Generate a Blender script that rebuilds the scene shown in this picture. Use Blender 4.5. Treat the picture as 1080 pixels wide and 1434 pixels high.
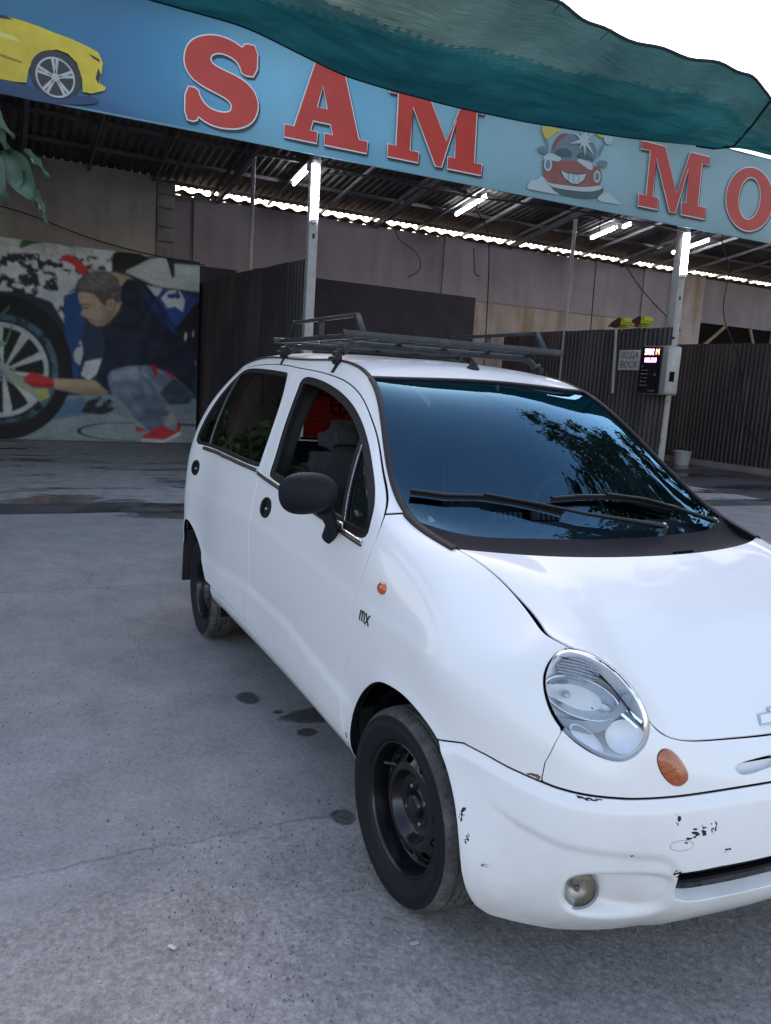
import bpy, bmesh, math, random
import numpy as np
from math import radians, sin, cos, pi
from mathutils import Vector, Matrix

for o in list(bpy.data.objects): bpy.data.objects.remove(o)
scene = bpy.context.scene
col = scene.collection
rng = np.random.default_rng(7)
random.seed(7)

# ------------------------------------------------------------------ camera
cam_d = bpy.data.cameras.new('camera'); cam = bpy.data.objects.new('camera', cam_d); col.objects.link(cam)
CAM = np.array([1.74046, -1.66554, 1.37414]); YAW, PITCH, ROLL, FPX = radians(153.78392), radians(-8.98544), radians(3.63515), 1117.87
_f = np.array([cos(YAW)*cos(PITCH), sin(YAW)*cos(PITCH), sin(PITCH)])
_r = np.array([sin(YAW), -cos(YAW), 0]); _u = np.cross(_r, _f)
_r2 = cos(ROLL)*_r + sin(ROLL)*_u; _u2 = -sin(ROLL)*_r + cos(ROLL)*_u
cam.matrix_world = Matrix(((_r2[0], _u2[0], -_f[0], CAM[0]), (_r2[1], _u2[1], -_f[1], CAM[1]), (_r2[2], _u2[2], -_f[2], CAM[2]), (0, 0, 0, 1)))
cam_d.sensor_fit = 'VERTICAL'; cam_d.sensor_height = 24.0; cam_d.lens = 24.0*FPX/1434.0
cam_d.clip_start = 0.05; cam_d.clip_end = 2000
scene.camera = cam

# ------------------------------------------------------------------ light
SUN_EL, SUN_AZ = radians(30), radians(165)       # the sun stands low behind the wash bays: the yard is in open shade
world = bpy.data.worlds.new('World'); scene.world = world; world.use_nodes = True
nt = world.node_tree; nt.nodes.clear()
sky = nt.nodes.new('ShaderNodeTexSky'); sky.sky_type = 'NISHITA'; sky.sun_disc = False
sky.sun_elevation = SUN_EL; sky.sun_rotation = radians(90) - SUN_AZ
sky.air_density = 1.3; sky.dust_density = 2.2; sky.ozone_density = 1.2
bg = nt.nodes.new('ShaderNodeBackground'); bg.inputs['Strength'].default_value = 0.15
wo = nt.nodes.new('ShaderNodeOutputWorld')
tint = nt.nodes.new('ShaderNodeVectorMath'); tint.operation = 'MULTIPLY'; tint.inputs[1].default_value = (1.15, .99, .95); nt.links.new(sky.outputs[0], tint.inputs[0]); nt.links.new(tint.outputs[0], bg.inputs['Color']); nt.links.new(bg.outputs[0], wo.inputs['Surface'])
sd = bpy.data.lights.new('sun', 'SUN'); sun = bpy.data.objects.new('sun', sd); col.objects.link(sun)
sd.energy = 1.2; sd.angle = radians(14); sd.color = (1.0, 0.93, 0.84)
_sv = Vector((cos(SUN_EL)*cos(SUN_AZ), cos(SUN_EL)*sin(SUN_AZ), sin(SUN_EL)))
sun.rotation_euler = _sv.to_track_quat('Z', 'Y').to_euler(); sun.location = _sv*60
scene.view_settings.view_transform = 'Standard'; scene.view_settings.look = 'None'
scene.view_settings.exposure = 1.60; scene.view_settings.gamma = 1.0; scene.view_settings.use_curve_mapping = False
scene.render.engine = 'CYCLES'
scene.cycles.max_bounces = 8; scene.cycles.transparent_max_bounces = 16
scene.cycles.caustics_reflective = False; scene.cycles.caustics_refractive = False
scene.cycles.sample_clamp_indirect = 6.0

# ------------------------------------------------------------------ helpers: objects
def tag(o, label=None, cat=None, group=None, kind=None):
    if label: o['label'] = label
    if cat: o['category'] = cat
    if group: o['group'] = group
    if kind: o['kind'] = kind
    return o
def thing(name, label, cat, loc=(0, 0, 0), rz=0.0, group=None):
    o = bpy.data.objects.new(name, None); col.objects.link(o); o.empty_display_size = .1
    o.location = loc; o.rotation_euler = (0, 0, rz)
    return tag(o, label, cat, group)
def link_mesh(name, me, parent=None):
    o = bpy.data.objects.new(name, me); col.objects.link(o)
    if parent is not None: o.parent = parent
    return o
def raw(name, V, F, mat, parent=None, N=None, smooth=True):
    me = bpy.data.meshes.new(name); me.from_pydata([tuple(map(float, v)) for v in V], [], [tuple(int(i) for i in f) for f in F])
    for m in (mat if isinstance(mat, (list, tuple)) else [mat]): me.materials.append(m)
    if smooth:
        me.polygons.foreach_set('use_smooth', np.ones(len(me.polygons), bool))
        if N is not None: me.normals_split_custom_set_from_vertices([tuple(map(float, n)) for n in N])
    me.update()
    return link_mesh(name, me, parent)
class MB:
    """collects simple shapes into one mesh"""
    def __init__(s): s.bm = bmesh.new()
    def box(s, c, size, rot=None, bev=0.0, seg=2):
        b = bmesh.new(); bmesh.ops.create_cube(b, size=1.0)
        bmesh.ops.scale(b, vec=size, verts=b.verts)
        if bev: bmesh.ops.bevel(b, geom=list(b.edges), offset=bev, segments=seg, profile=.5, affect='EDGES')
        M = Matrix.Translation(c)
        if rot is not None: M = M @ rot.to_4x4()
        s._add(b, M); return s
    def span(s, lo, hi, bev=0.0):
        lo, hi = np.array(lo, float), np.array(hi, float)
        return s.box(tuple((lo+hi)/2), tuple(np.abs(hi-lo)), bev=bev)
    def _add(s, b, M=None):
        if M is not None: bmesh.ops.transform(b, matrix=M, verts=b.verts)
        vs = [s.bm.verts.new(v.co) for v in b.verts]; b.verts.index_update()
        for f in b.faces:
            try: s.bm.faces.new([vs[v.index] for v in f.verts])
            except ValueError: pass
        b.free()
    def tube(s, pts, r, n=10, caps=True, flat=None):
        pts = [Vector(p) for p in pts]; rr = r if isinstance(r, (list, tuple)) else [r]*len(pts)
        rings = []; up = None
        for i, p in enumerate(pts):
            t = (pts[min(i+1, len(pts)-1)]-pts[max(i-1, 0)]).normalized()
            if up is None: up = Vector((0, 0, 1)) if abs(t.z) < .9 else Vector((1, 0, 0))
            a = t.cross(up)
            if a.length < 1e-6: a = t.orthogonal()
            a.normalize(); b = a.cross(t).normalized(); up = b
            fl = flat or (1, 1)
            rings.append([s.bm.verts.new(p+(a*cos(2*pi*k/n)*fl[0]+b*sin(2*pi*k/n)*fl[1])*rr[i]) for k in range(n)])
        for A, B in zip(rings, rings[1:]):
            for k in range(n): s.bm.faces.new((A[k], A[(k+1) % n], B[(k+1) % n], B[k]))
        if caps: s.bm.faces.new(rings[0][::-1]); s.bm.faces.new(rings[-1])
        return s
    def lathe(s, prof, c=(0, 0, 0), axis='Z', n=32, M=None):
        """prof: list of (radius, height)"""
        b = bmesh.new(); rings = []
        for r, h in prof:
            rings.append([b.verts.new((r*cos(2*pi*k/n), r*sin(2*pi*k/n), h)) for k in range(n)] if r > 1e-6 else [b.verts.new((0, 0, h))])
        for A, B in zip(rings, rings[1:]):
            for k in range(n):
                q = (k+1) % n
                if len(A) == 1 and len(B) == 1: continue
                if len(A) == 1: b.faces.new((A[0], B[k], B[q]))
                elif len(B) == 1: b.faces.new((A[k], A[q], B[0]))
                else: b.faces.new((A[k], A[q], B[q], B[k]))
        R = {'Z': Matrix.Identity(4), 'Y': Matrix.Rotation(-pi/2, 4, 'X'), '-Y': Matrix.Rotation(pi/2, 4, 'X'), 'X': Matrix.Rotation(pi/2, 4, 'Y')}[axis]
        s._add(b, Matrix.Translation(c) @ (M if M is not None else R)); return s
    def prism(s, poly, origin, ex, ey, depth):
        """extrude a closed 2D outline; origin + x*ex + y*ey, depth along ex x ey"""
        ex, ey = Vector(ex), Vector(ey); ez = ex.cross(ey).normalized(); o = Vector(origin)
        a = [s.bm.verts.new(o+ex*x+ey*y) for x, y in poly]; b = [s.bm.verts.new(o+ex*x+ey*y+ez*depth) for x, y in poly]
        n = len(poly); s.bm.faces.new(a[::-1]); s.bm.faces.new(b)
        for i in range(n): s.bm.faces.new((a[i], a[(i+1) % n], b[(i+1) % n], b[i]))
        return s
    def face(s, pts):
        s.bm.faces.new([s.bm.verts.new(p) for p in pts]); return s
    def build(s, name, mat, parent=None, smooth=True, angle=35):
        bmesh.ops.recalc_face_normals(s.bm, faces=s.bm.faces)
        me = bpy.data.meshes.new(name); s.bm.to_mesh(me); s.bm.free()
        me.materials.append(mat)
        if smooth:
            me.polygons.foreach_set('use_smooth', np.ones(len(me.polygons), bool))
            me.set_sharp_from_angle(angle=radians(angle))
        return link_mesh(name, me, parent)
def copy_tree(o, parent=None):
    c = o.copy(); col.objects.link(c)
    if parent is not None: c.parent = parent
    for ch in list(o.children): copy_tree(ch, c)
    return c

# ------------------------------------------------------------------ helpers: materials
def new_mat(name):
    m = bpy.data.materials.new(name); m.use_nodes = True
    n = m.node_tree.nodes; return m, m.node_tree, n['Principled BSDF']
def pbr(name, c, rough=.5, metal=0.0, var=0.0, scale=8.0, bump=0.0, bscale=60.0, coat=0.0, spec=.5, rvar=0.0, emit=None, es=0.0, dirt=None, dscale=3.0, damt=.5):
    m, t, b = new_mat(name); N = t.nodes; L = t.links
    b.inputs['Roughness'].default_value = rough; b.inputs['Metallic'].default_value = metal
    b.inputs['Specular IOR Level'].default_value = spec
    b.inputs['Coat Weight'].default_value = coat; b.inputs['Coat Roughness'].default_value = .04
    b.inputs['Base Color'].default_value = (*c, 1)
    tc = N.new('ShaderNodeTexCoord')
    last = None
    if var or dirt:
        n1 = N.new('ShaderNodeTexNoise'); n1.inputs['Scale'].default_value = scale; n1.inputs['Detail'].default_value = 6; n1.inputs['Roughness'].default_value = .6
        L.new(tc.outputs['Object'], n1.inputs['Vector'])
        r = N.new('ShaderNodeMapRange'); r.inputs['From Min'].default_value = .3; r.inputs['From Max'].default_value = .7
        r.inputs['To Min'].default_value = 1-var; r.inputs['To Max'].default_value = 1+var
        L.new(n1.outputs['Fac'], r.inputs['Value'])
        mx = N.new('ShaderNodeVectorMath'); mx.operation = 'SCALE'; mx.inputs[0].default_value = c
        L.new(r.outputs[0], mx.inputs['Scale']); last = mx.outputs[0]
        if dirt:
            n2 = N.new('ShaderNodeTexNoise'); n2.inputs['Scale'].default_value = dscale; n2.inputs['Detail'].default_value = 8; n2.inputs['Roughness'].default_value = .65
            L.new(tc.outputs['Object'], n2.inputs['Vector'])
            r2 = N.new('ShaderNodeMapRange'); r2.inputs['From Min'].default_value = .5; r2.inputs['From Max'].default_value = .72; r2.inputs['To Max'].default_value = damt
            L.new(n2.outputs['Fac'], r2.inputs['Value'])
            mm = N.new('ShaderNodeMix'); mm.data_type = 'RGBA'; L.new(r2.outputs[0], mm.inputs['Factor'])
            L.new(last, mm.inputs['A']); mm.inputs['B'].default_value = (*dirt, 1); last = mm.outputs['Result']
        L.new(last, b.inputs['Base Color'])
        if rvar:
            r3 = N.new('ShaderNodeMapRange'); r3.inputs['From Min'].default_value = .3; r3.inputs['From Max'].default_value = .7
            r3.inputs['To Min'].default_value = max(.02, rough-rvar); r3.inputs['To Max'].default_value = min(1, rough+rvar)
            L.new(n1.outputs['Fac'], r3.inputs['Value']); L.new(r3.outputs[0], b.inputs['Roughness'])
    if bump:
        n4 = N.new('ShaderNodeTexNoise'); n4.inputs['Scale'].default_value = bscale; n4.inputs['Detail'].default_value = 4
        L.new(tc.outputs['Object'], n4.inputs['Vector'])
        bp = N.new('ShaderNodeBump'); bp.inputs['Strength'].default_value = bump; bp.inputs['Distance'].default_value = .01
        L.new(n4.outputs['Fac'], bp.inputs['Height']); L.new(bp.outputs[0], b.inputs['Normal'])
    if emit:
        b.inputs['Emission Color'].default_value = (*emit, 1); b.inputs['Emission Strength'].default_value = es
    return m
def glass_mat(name, tint, rough=0.0, ior=1.5, refl=(1, 1, 1)):
    m = bpy.data.materials.new(name); m.use_nodes = True; t = m.node_tree; t.nodes.clear()
    o = t.nodes.new('ShaderNodeOutputMaterial'); mx = t.nodes.new('ShaderNodeMixShader')
    tr = t.nodes.new('ShaderNodeBsdfTransparent'); tr.inputs['Color'].default_value = (*tint, 1)
    gl = t.nodes.new('ShaderNodeBsdfGlossy'); gl.inputs['Roughness'].default_value = rough; gl.inputs['Color'].default_value = (*refl, 1)
    fr = t.nodes.new('ShaderNodeFresnel'); fr.inputs['IOR'].default_value = ior
    t.links.new(fr.outputs[0], mx.inputs[0]); t.links.new(tr.outputs[0], mx.inputs[1]); t.links.new(gl.outputs[0], mx.inputs[2])
    t.links.new(mx.outputs[0], o.inputs['Surface']); return m
def vcol_mat(name, rough=.6, var=.06, scale=5.0, coat=0.0, fade=0.0):
    """printed surface: the print is the mesh's colour attribute"""
    m, t, b = new_mat(name); N = t.nodes; L = t.links
    a = N.new('ShaderNodeVertexColor'); a.layer_name = 'print'
    tc = N.new('ShaderNodeTexCoord'); n1 = N.new('ShaderNodeTexNoise'); n1.inputs['Scale'].default_value = scale; n1.inputs['Detail'].default_value = 7
    L.new(tc.outputs['Object'], n1.inputs['Vector'])
    r = N.new('ShaderNodeMapRange'); r.inputs['From Min'].default_value = .3; r.inputs['From Max'].default_value = .7; r.inputs['To Min'].default_value = 1-var; r.inputs['To Max'].default_value = 1+var
    L.new(n1.outputs['Fac'], r.inputs['Value'])
    mx = N.new('ShaderNodeVectorMath'); mx.operation = 'SCALE'; L.new(a.outputs['Color'], mx.inputs[0]); L.new(r.outputs[0], mx.inputs['Scale'])
    L.new(mx.outputs[0], b.inputs['Base Color']); b.inputs['Roughness'].default_value = rough; b.inputs['Coat Weight'].default_value = coat
    return m

# ------------------------------------------------------------------ helpers: surfaces cut into panels
def spline(t, P, s):
    t = np.asarray(t, float); n = len(t); h = np.diff(t); sh = P.shape[1:]; P = P.reshape(n, -1)
    A = np.zeros((n, n)); B = np.zeros_like(P); A[0, 0] = A[-1, -1] = 1
    for i in range(1, n-1):
        A[i, i-1] = h[i-1]; A[i, i] = 2*(h[i-1]+h[i]); A[i, i+1] = h[i]
        B[i] = 6*((P[i+1]-P[i])/h[i]-(P[i]-P[i-1])/h[i-1])
    M = np.linalg.solve(A, B)
    k = np.clip(np.searchsorted(t, s)-1, 0, n-2); a = (t[k+1]-s)[:, None]; b = (s-t[k])[:, None]; H = h[k][:, None]
    r = (M[k]*a**3+M[k+1]*b**3)/(6*H)+(P[k]/H-M[k]*H/6)*a+(P[k+1]/H-M[k+1]*H/6)*b
    return r.reshape((len(s),)+sh)
def curve(pts, n=40):
    P = np.array(pts, float); d = np.linalg.norm(np.diff(P, axis=0), axis=1); t = np.concatenate([[0], np.cumsum(d)])
    return spline(t, P, np.linspace(0, t[-1], n))
def blur(A, axis, n):
    for _ in range(n):
        B = A.copy(); s = [slice(None)]*A.ndim; a = s.copy(); b = s.copy()
        s[axis] = slice(1, -1); a[axis] = slice(0, -2); b[axis] = slice(2, None)
        B[tuple(s)] = .25*A[tuple(a)]+.5*A[tuple(s)]+.25*A[tuple(b)]; A = B
    return A
def grid_normals(G):
    n = np.cross(np.gradient(G, axis=0), np.gradient(G, axis=1)); return n/(np.linalg.norm(n, axis=2, keepdims=True)+1e-12)
def grid_tris(nu, nv, flip=False):
    i, j = np.meshgrid(np.arange(nu-1), np.arange(nv-1), indexing='ij'); a = (i*nv+j).ravel(); b = a+nv; c = b+1; d = a+1
    T = np.concatenate([np.stack([a, b, c], 1), np.stack([a, c, d], 1)])
    return T[:, ::-1].copy() if flip else T
def sdf(poly, p):
    """signed distance (negative inside) of 2D points to a closed outline"""
    P = np.asarray(poly, float); Q = np.roll(P, -1, 0); out = np.full(len(p), 1e9); ins = np.zeros(len(p), bool)
    for a, b in zip(P, Q):
        e = b-a; w = p-a; t = np.clip((w@e)/(e@e+1e-15), 0, 1); d = w-t[:, None]*e
        out = np.minimum(out, (d*d).sum(1))
        c = ((a[1] <= p[:, 1]) != (b[1] <= p[:, 1])); x = a[0]+(p[:, 1]-a[1])/(b[1]-a[1]+1e-15)*(b[0]-a[0]); ins ^= c & (p[:, 0] < x)
    out = np.sqrt(out); return np.where(ins, -out, out)
def rounded(poly, n=3):
    """corner cutting for a smooth closed outline"""
    P = np.asarray(poly, float)
    for _ in range(n):
        Q = np.roll(P, -1, 0); P = np.stack([.75*P+.25*Q, .25*P+.75*Q], 1).reshape(-1, P.shape[1])
    return P
def cut(S, f):
    """part of the triangle surface S=(V,N,T) where the field f is negative"""
    V, N, T = S; s = f[T] < 0; k = s.sum(1)
    full = T[k == 3]; part = (k == 1) | (k == 2); Tp = T[part]; sp = s[part]
    odd = np.where(sp.sum(1) == 1, np.argmax(sp, 1), np.argmin(sp, 1))
    r = np.arange(len(Tp)); A = Tp[r, odd]; B = Tp[r, (odd+1) % 3]; C_ = Tp[r, (odd+2) % 3]; one = sp.sum(1) == 1
    def mid(a, b):
        lo, hi = np.minimum(a, b), np.maximum(a, b); return lo.astype(np.int64)*len(V)+hi
    e1, e2 = mid(A, B), mid(A, C_); keys, inv = np.unique(np.concatenate([e1, e2]), return_inverse=True)
    lo, hi = keys//len(V), keys % len(V); den = f[lo]-f[hi]; t = (f[lo]/np.where(np.abs(den) < 1e-15, 1e-15, den))[:, None].clip(0, 1)
    Vn = V[lo]*(1-t)+V[hi]*t; Nn = N[lo]*(1-t)+N[hi]*t
    i1 = len(V)+inv[:len(A)]; i2 = len(V)+inv[len(A):]
    out = [full, np.stack([A, i1, i2], 1)[one], np.stack([i1, B, C_], 1)[~one], np.stack([i1, C_, i2], 1)[~one]]
    T2 = np.concatenate(out); V2 = np.concatenate([V, Vn]); N2 = np.concatenate([N, Nn])
    used, T3 = np.unique(T2, return_inverse=True); T3 = T3.reshape(-1, 3)
    return V2[used], N2[used], T3
def mirror(S): return S[0]*[1, -1, 1], S[1]*[1, -1, 1], S[2][:, ::-1]
def join(*Ss):
    V = np.concatenate([s[0] for s in Ss]); N = np.concatenate([s[1] for s in Ss]); T = []; o = 0
    for s in Ss: T.append(s[2]+o); o += len(s[0])
    return V, N, np.concatenate(T)
def weld(S, tol=1e-4):
    V, N, T = S; key = np.round(V/tol).astype(np.int64); _, first, inv = np.unique(key, axis=0, return_index=True, return_inverse=True)
    inv = inv.ravel(); Nn = np.zeros((len(first), 3)); np.add.at(Nn, inv, N); Nn /= np.linalg.norm(Nn, axis=1, keepdims=True)+1e-12
    T = inv[T]; ok = (T[:, 0] != T[:, 1]) & (T[:, 1] != T[:, 2]) & (T[:, 0] != T[:, 2])
    return V[first], Nn, T[ok]
def panel(name, S, mat, parent, off=0.0, lip=.014, edge=.002, lipmat=None):
    """surface piece with its edge turned inward: outer skin, a small rounded edge and a flange"""
    V, N, T = weld(S)
    if len(T) == 0: print('EMPTY panel', name); return None
    N = N/(np.linalg.norm(N, axis=1, keepdims=True)+1e-12); V = V+N*off
    E = np.concatenate([T[:, [0, 1]], T[:, [1, 2]], T[:, [2, 0]]]); key = np.sort(E, 1)[:, 0].astype(np.int64)*len(V)+np.sort(E, 1)[:, 1]
    _, inv, cnt = np.unique(key, return_inverse=True, return_counts=True); B = E[cnt[inv.ravel()] == 1]
    Vs, Ns, Fs = [V], [N], [tuple(t) for t in T.tolist()]
    if lip > 0 and len(B):
        out = np.zeros_like(V); tn = V[B[:, 1]]-V[B[:, 0]]; o = np.cross(tn, N[B[:, 0]]); o /= np.linalg.norm(o, axis=1, keepdims=True)+1e-12
        np.add.at(out, B[:, 0], o); np.add.at(out, B[:, 1], o); out /= np.linalg.norm(out, axis=1, keepdims=True)+1e-12
        bv = np.unique(B); pos = {int(v): i for i, v in enumerate(bv)}; n0 = len(V); m = len(bv)
        n45 = (N[bv]+out[bv]); n45 /= np.linalg.norm(n45, axis=1, keepdims=True)+1e-12
        r1 = V[bv]+out[bv]*edge*.6-N[bv]*edge*.5; r2 = V[bv]+out[bv]*edge-N[bv]*edge*1.4; r3 = r2-N[bv]*lip
        Vs += [r1, r2, r3]; Ns += [n45, out[bv], out[bv]]
        ia = np.array([pos[int(a)] for a in B[:, 0]]); ib = np.array([pos[int(b)] for b in B[:, 1]])
        Fs += [tuple(q) for q in np.stack([B[:, 1], B[:, 0], n0+ia, n0+ib], 1).tolist()]
        for k in (0, 1): Fs += [tuple(q) for q in np.stack([n0+k*m+ib, n0+k*m+ia, n0+(k+1)*m+ia, n0+(k+1)*m+ib], 1).tolist()]
    o = raw(name, np.concatenate(Vs), Fs, mat if lipmat is None else [mat, lipmat], parent, N=np.concatenate(Ns))
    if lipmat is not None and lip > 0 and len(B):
        mi = np.zeros(len(Fs), np.int32); mi[-len(B):] = 1; o.data.polygons.foreach_set('material_index', mi)  # flange coloured dark to stand in for shade deep in the panel gaps
    return o
def coons(c0, c1, d0, d1):
    """c0,c1 along u at v=0,1 ; d0,d1 along v at u=0,1 ; arrays (n,3),(m,3)"""
    n, m = len(c0), len(d0); u = np.linspace(0, 1, n)[:, None, None]; v = np.linspace(0, 1, m)[None, :, None]
    Lc = (1-v)*c0[:, None]+v*c1[:, None]; Ld = (1-u)*d0[None]+u*d1[None]
    B = (1-u)*(1-v)*c0[0]+u*(1-v)*c0[-1]+(1-u)*v*c1[0]+u*v*c1[-1]
    return Lc+Ld-B
def surf(G, up=None):
    """grid -> (V,N,T) with normals pointing towards `up`"""
    N = grid_normals(G); nu, nv = G.shape[:2]
    fl = up is not None and float((N*np.array(up)).sum()) < 0
    if fl: N = -N
    return G.reshape(-1, 3), N.reshape(-1, 3), grid_tris(nu, nv, flip=fl)
# ================================================================== materials of the car
def paint_mat():
    m, t, b = new_mat('car_paint'); N = t.nodes; L = t.links
    tc = N.new('ShaderNodeTexCoord'); n = N.new('ShaderNodeTexNoise'); n.inputs['Scale'].default_value = 3; n.inputs['Detail'].default_value = 8; n.inputs['Roughness'].default_value = .7
    L.new(tc.outputs['Object'], n.inputs['Vector'])
    sx = N.new('ShaderNodeSeparateXYZ'); L.new(tc.outputs['Object'], sx.inputs[0])
    lo = N.new('ShaderNodeMapRange'); lo.inputs['From Min'].default_value = .62; lo.inputs['From Max'].default_value = .2; L.new(sx.outputs['Z'], lo.inputs['Value'])
    dr = N.new('ShaderNodeMapRange'); dr.inputs['From Min'].default_value = .42; dr.inputs['From Max'].default_value = .75; dr.inputs['To Max'].default_value = .55; L.new(n.outputs['Fac'], dr.inputs['Value'])
    mu = N.new('ShaderNodeMath'); mu.operation = 'MULTIPLY'; L.new(lo.outputs[0], mu.inputs[0]); L.new(dr.outputs[0], mu.inputs[1])
    mx = N.new('ShaderNodeMix'); mx.data_type = 'RGBA'; L.new(mu.outputs[0], mx.inputs['Factor'])
    mx.inputs['A'].default_value = (.80, .80, .785, 1); mx.inputs['B'].default_value = (.36, .33, .29, 1)   # road dust low down
    L.new(mx.outputs['Result'], b.inputs['Base Color'])
    b.inputs['Roughness'].default_value = .42; b.inputs['Coat Weight'].default_value = .6; b.inputs['Coat Roughness'].default_value = .05; b.inputs['Coat IOR'].default_value = 1.45
    n2 = N.new('ShaderNodeTexNoise'); n2.inputs['Scale'].default_value = 90; n2.inputs['Detail'].default_value = 2; L.new(tc.outputs['Object'], n2.inputs['Vector'])
    bp = N.new('ShaderNodeBump'); bp.inputs['Strength'].default_value = .02; bp.inputs['Distance'].default_value = .004; L.new(n2.outputs['Fac'], bp.inputs['Height']); L.new(bp.outputs[0], b.inputs['Coat Normal'])
    return m
M_paint = paint_mat()

M_black = pbr('black_plastic', (.0075, .0085, .012), .6, spec=.2, var=.2, scale=20, bump=.15, bscale=260)
M_trim = pbr('black_trim', (.008, .008, .009), .5, spec=.3)
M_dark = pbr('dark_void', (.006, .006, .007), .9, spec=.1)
M_rubber = pbr('rubber', (.006, .007, .010), .6, spec=.3, var=.25, scale=14, bump=.1, bscale=120)
M_tread = pbr('tyre_tread', (.075, .073, .072), .9, var=.4, scale=25, bump=.5, bscale=160, dirt=(.17, .16, .15), dscale=14, damt=.85)
M_steel = pbr('black_steel', (.005, .005, .007), .28, var=.2, scale=12, coat=.35, spec=.35, dirt=(.025, .024, .024), dscale=9, damt=.3)
M_chrome = pbr('chrome', (.55, .56, .58), .12, metal=1.0)
M_alu = pbr('bright_steel', (.45, .46, .48), .3, metal=1.0, var=.2, scale=30)
M_amber = pbr('amber_lens', (.36, .075, .012), .12, coat=1.0, bump=.5, bscale=120)
M_orange = pbr('repeater_lens', (.50, .09, .005), .15, coat=1.0)
M_windscreen = glass_mat('windscreen_glass', (.60, .72, .80), ior=1.72, refl=(.30, .66, .98))
M_sideglass = glass_mat('side_glass', (.55, .62, .60), ior=1.5)
M_tint = glass_mat('tinted_glass', (.045, .055, .055), ior=1.5)
M_lens = glass_mat('lamp_lens', (.93, .95, .97), ior=1.35)
M_reflector = pbr('lamp_reflector', (.72, .76, .80), .16, metal=1.0, var=.06, scale=30)
M_seat = pbr('seat_cloth', (.045, .046, .052), .95, var=.3, scale=40, bump=.3, bscale=200)
M_dash = pbr('dash_plastic', (.085, .09, .10), .7, bump=.15, bscale=200)
M_silver_vent = pbr('grey_vent', (.12, .13, .14), .5)
M_red = pbr('red_blind', (.55, .06, .03), .8, var=.2, scale=12, emit=None)
M_rack = pbr('rack_paint', (.010, .015, .019), .45, var=.4, scale=18, dirt=(.06, .07, .075), dscale=22, damt=.5)
M_chip = pbr('bare_plastic', (.012, .012, .016), .8)
M_rust = pbr('rust', (.16, .075, .03), .9, var=.4, scale=60)
M_foglens = pbr('fog_lamp_reflector', (.42, .36, .29), .28, metal=.55, var=.35, scale=45)
M_foggrey = pbr('fog_ring_grey', (.30, .30, .30), .4, metal=.3)
M_mudflap = pbr('mudflap_rubber', (.012, .012, .013), .8)
M_badge = pbr('badge_grey', (.30, .33, .36), .25, metal=.8)

# ================================================================== the car: body surface
car = thing('hatchback_car', 'small white four-door hatchback with black steel wheels parked in the yard', 'car')
COLS = [
[(.56,0,.20),(.625,0,.26),(.665,0,.40),(.64,0,.555),(.618,0,.585),(.603,0,.60),(.588,0,.614),(.572,0,.627)],
[(.545,.25,.20),(.61,.26,.26),(.65,.27,.40),(.622,.26,.555),(.61,.255,.59),(.60,.25,.61),(.59,.25,.628),(.577,.25,.645)],
[(.515,.46,.20),(.565,.47,.26),(.60,.475,.40),(.583,.47,.555),(.578,.46,.60),(.572,.452,.64),(.562,.443,.68),(.549,.432,.712)],
[(.488,.53,.20),(.535,.55,.26),(.565,.555,.40),(.548,.545,.555),(.548,.525,.60),(.54,.50,.66),(.525,.47,.725),(.50,.448,.778)],
[(.455,.585,.20),(.495,.605,.26),(.525,.61,.40),(.50,.60,.555),(.50,.582,.63),(.472,.562,.71),(.432,.555,.785),(.405,.535,.828)],
[(.36,.66,.20),(.38,.695,.26),(.385,.705,.40),(.36,.69,.555),(.345,.69,.66),(.335,.665,.745),(.332,.622,.798),(.30,.551,.850)],
[(.05,.69,.24),(.05,.725,.30),(.05,.735,.42),(.05,.74,.56),(.05,.735,.71),(.05,.70,.83),(.05,.635,.905),(.06,.553,.936)],
[(-.28,.70,.27),(-.28,.73,.32),(-.28,.738,.45),(-.28,.74,.60),(-.28,.735,.75),(-.28,.71,.90),(-.29,.665,.985),(-.28,.605,1.02)],
[(-.75,.70,.28),(-.75,.73,.33),(-.75,.738,.47),(-.75,.742,.62),(-.75,.738,.77),(-.75,.70,.96),(-.75,.61,1.18),(-.75,.495,1.345)],
[(-1.45,.70,.28),(-1.45,.73,.33),(-1.45,.738,.47),(-1.45,.742,.62),(-1.45,.738,.78),(-1.45,.695,.985),(-1.45,.60,1.22),(-1.45,.478,1.462)],
[(-2.0,.70,.28),(-2.0,.73,.33),(-2.0,.738,.47),(-2.0,.742,.62),(-2.0,.738,.78),(-2.0,.692,.99),(-2.0,.597,1.22),(-2.0,.468,1.475)],
[(-2.42,.69,.29),(-2.42,.72,.34),(-2.42,.735,.47),(-2.42,.738,.62),(-2.42,.733,.78),(-2.42,.690,1.0),(-2.42,.592,1.23),(-2.38,.46,1.458)],
[(-2.72,.63,.30),(-2.73,.66,.34),(-2.755,.685,.45),(-2.755,.692,.60),(-2.76,.69,.77),(-2.775,.665,.985),(-2.755,.575,1.22),(-2.64,.44,1.425)],
[(-2.84,.40,.30),(-2.85,.41,.34),(-2.87,.42,.45),(-2.86,.42,.60),(-2.86,.42,.77),(-2.86,.42,.98),(-2.82,.38,1.22),(-2.70,.33,1.435)],
[(-2.86,0,.30),(-2.87,0,.34),(-2.89,0,.45),(-2.88,0,.60),(-2.88,0,.77),(-2.88,0,.98),(-2.84,0,1.22),(-2.72,0,1.435)],
]
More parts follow.
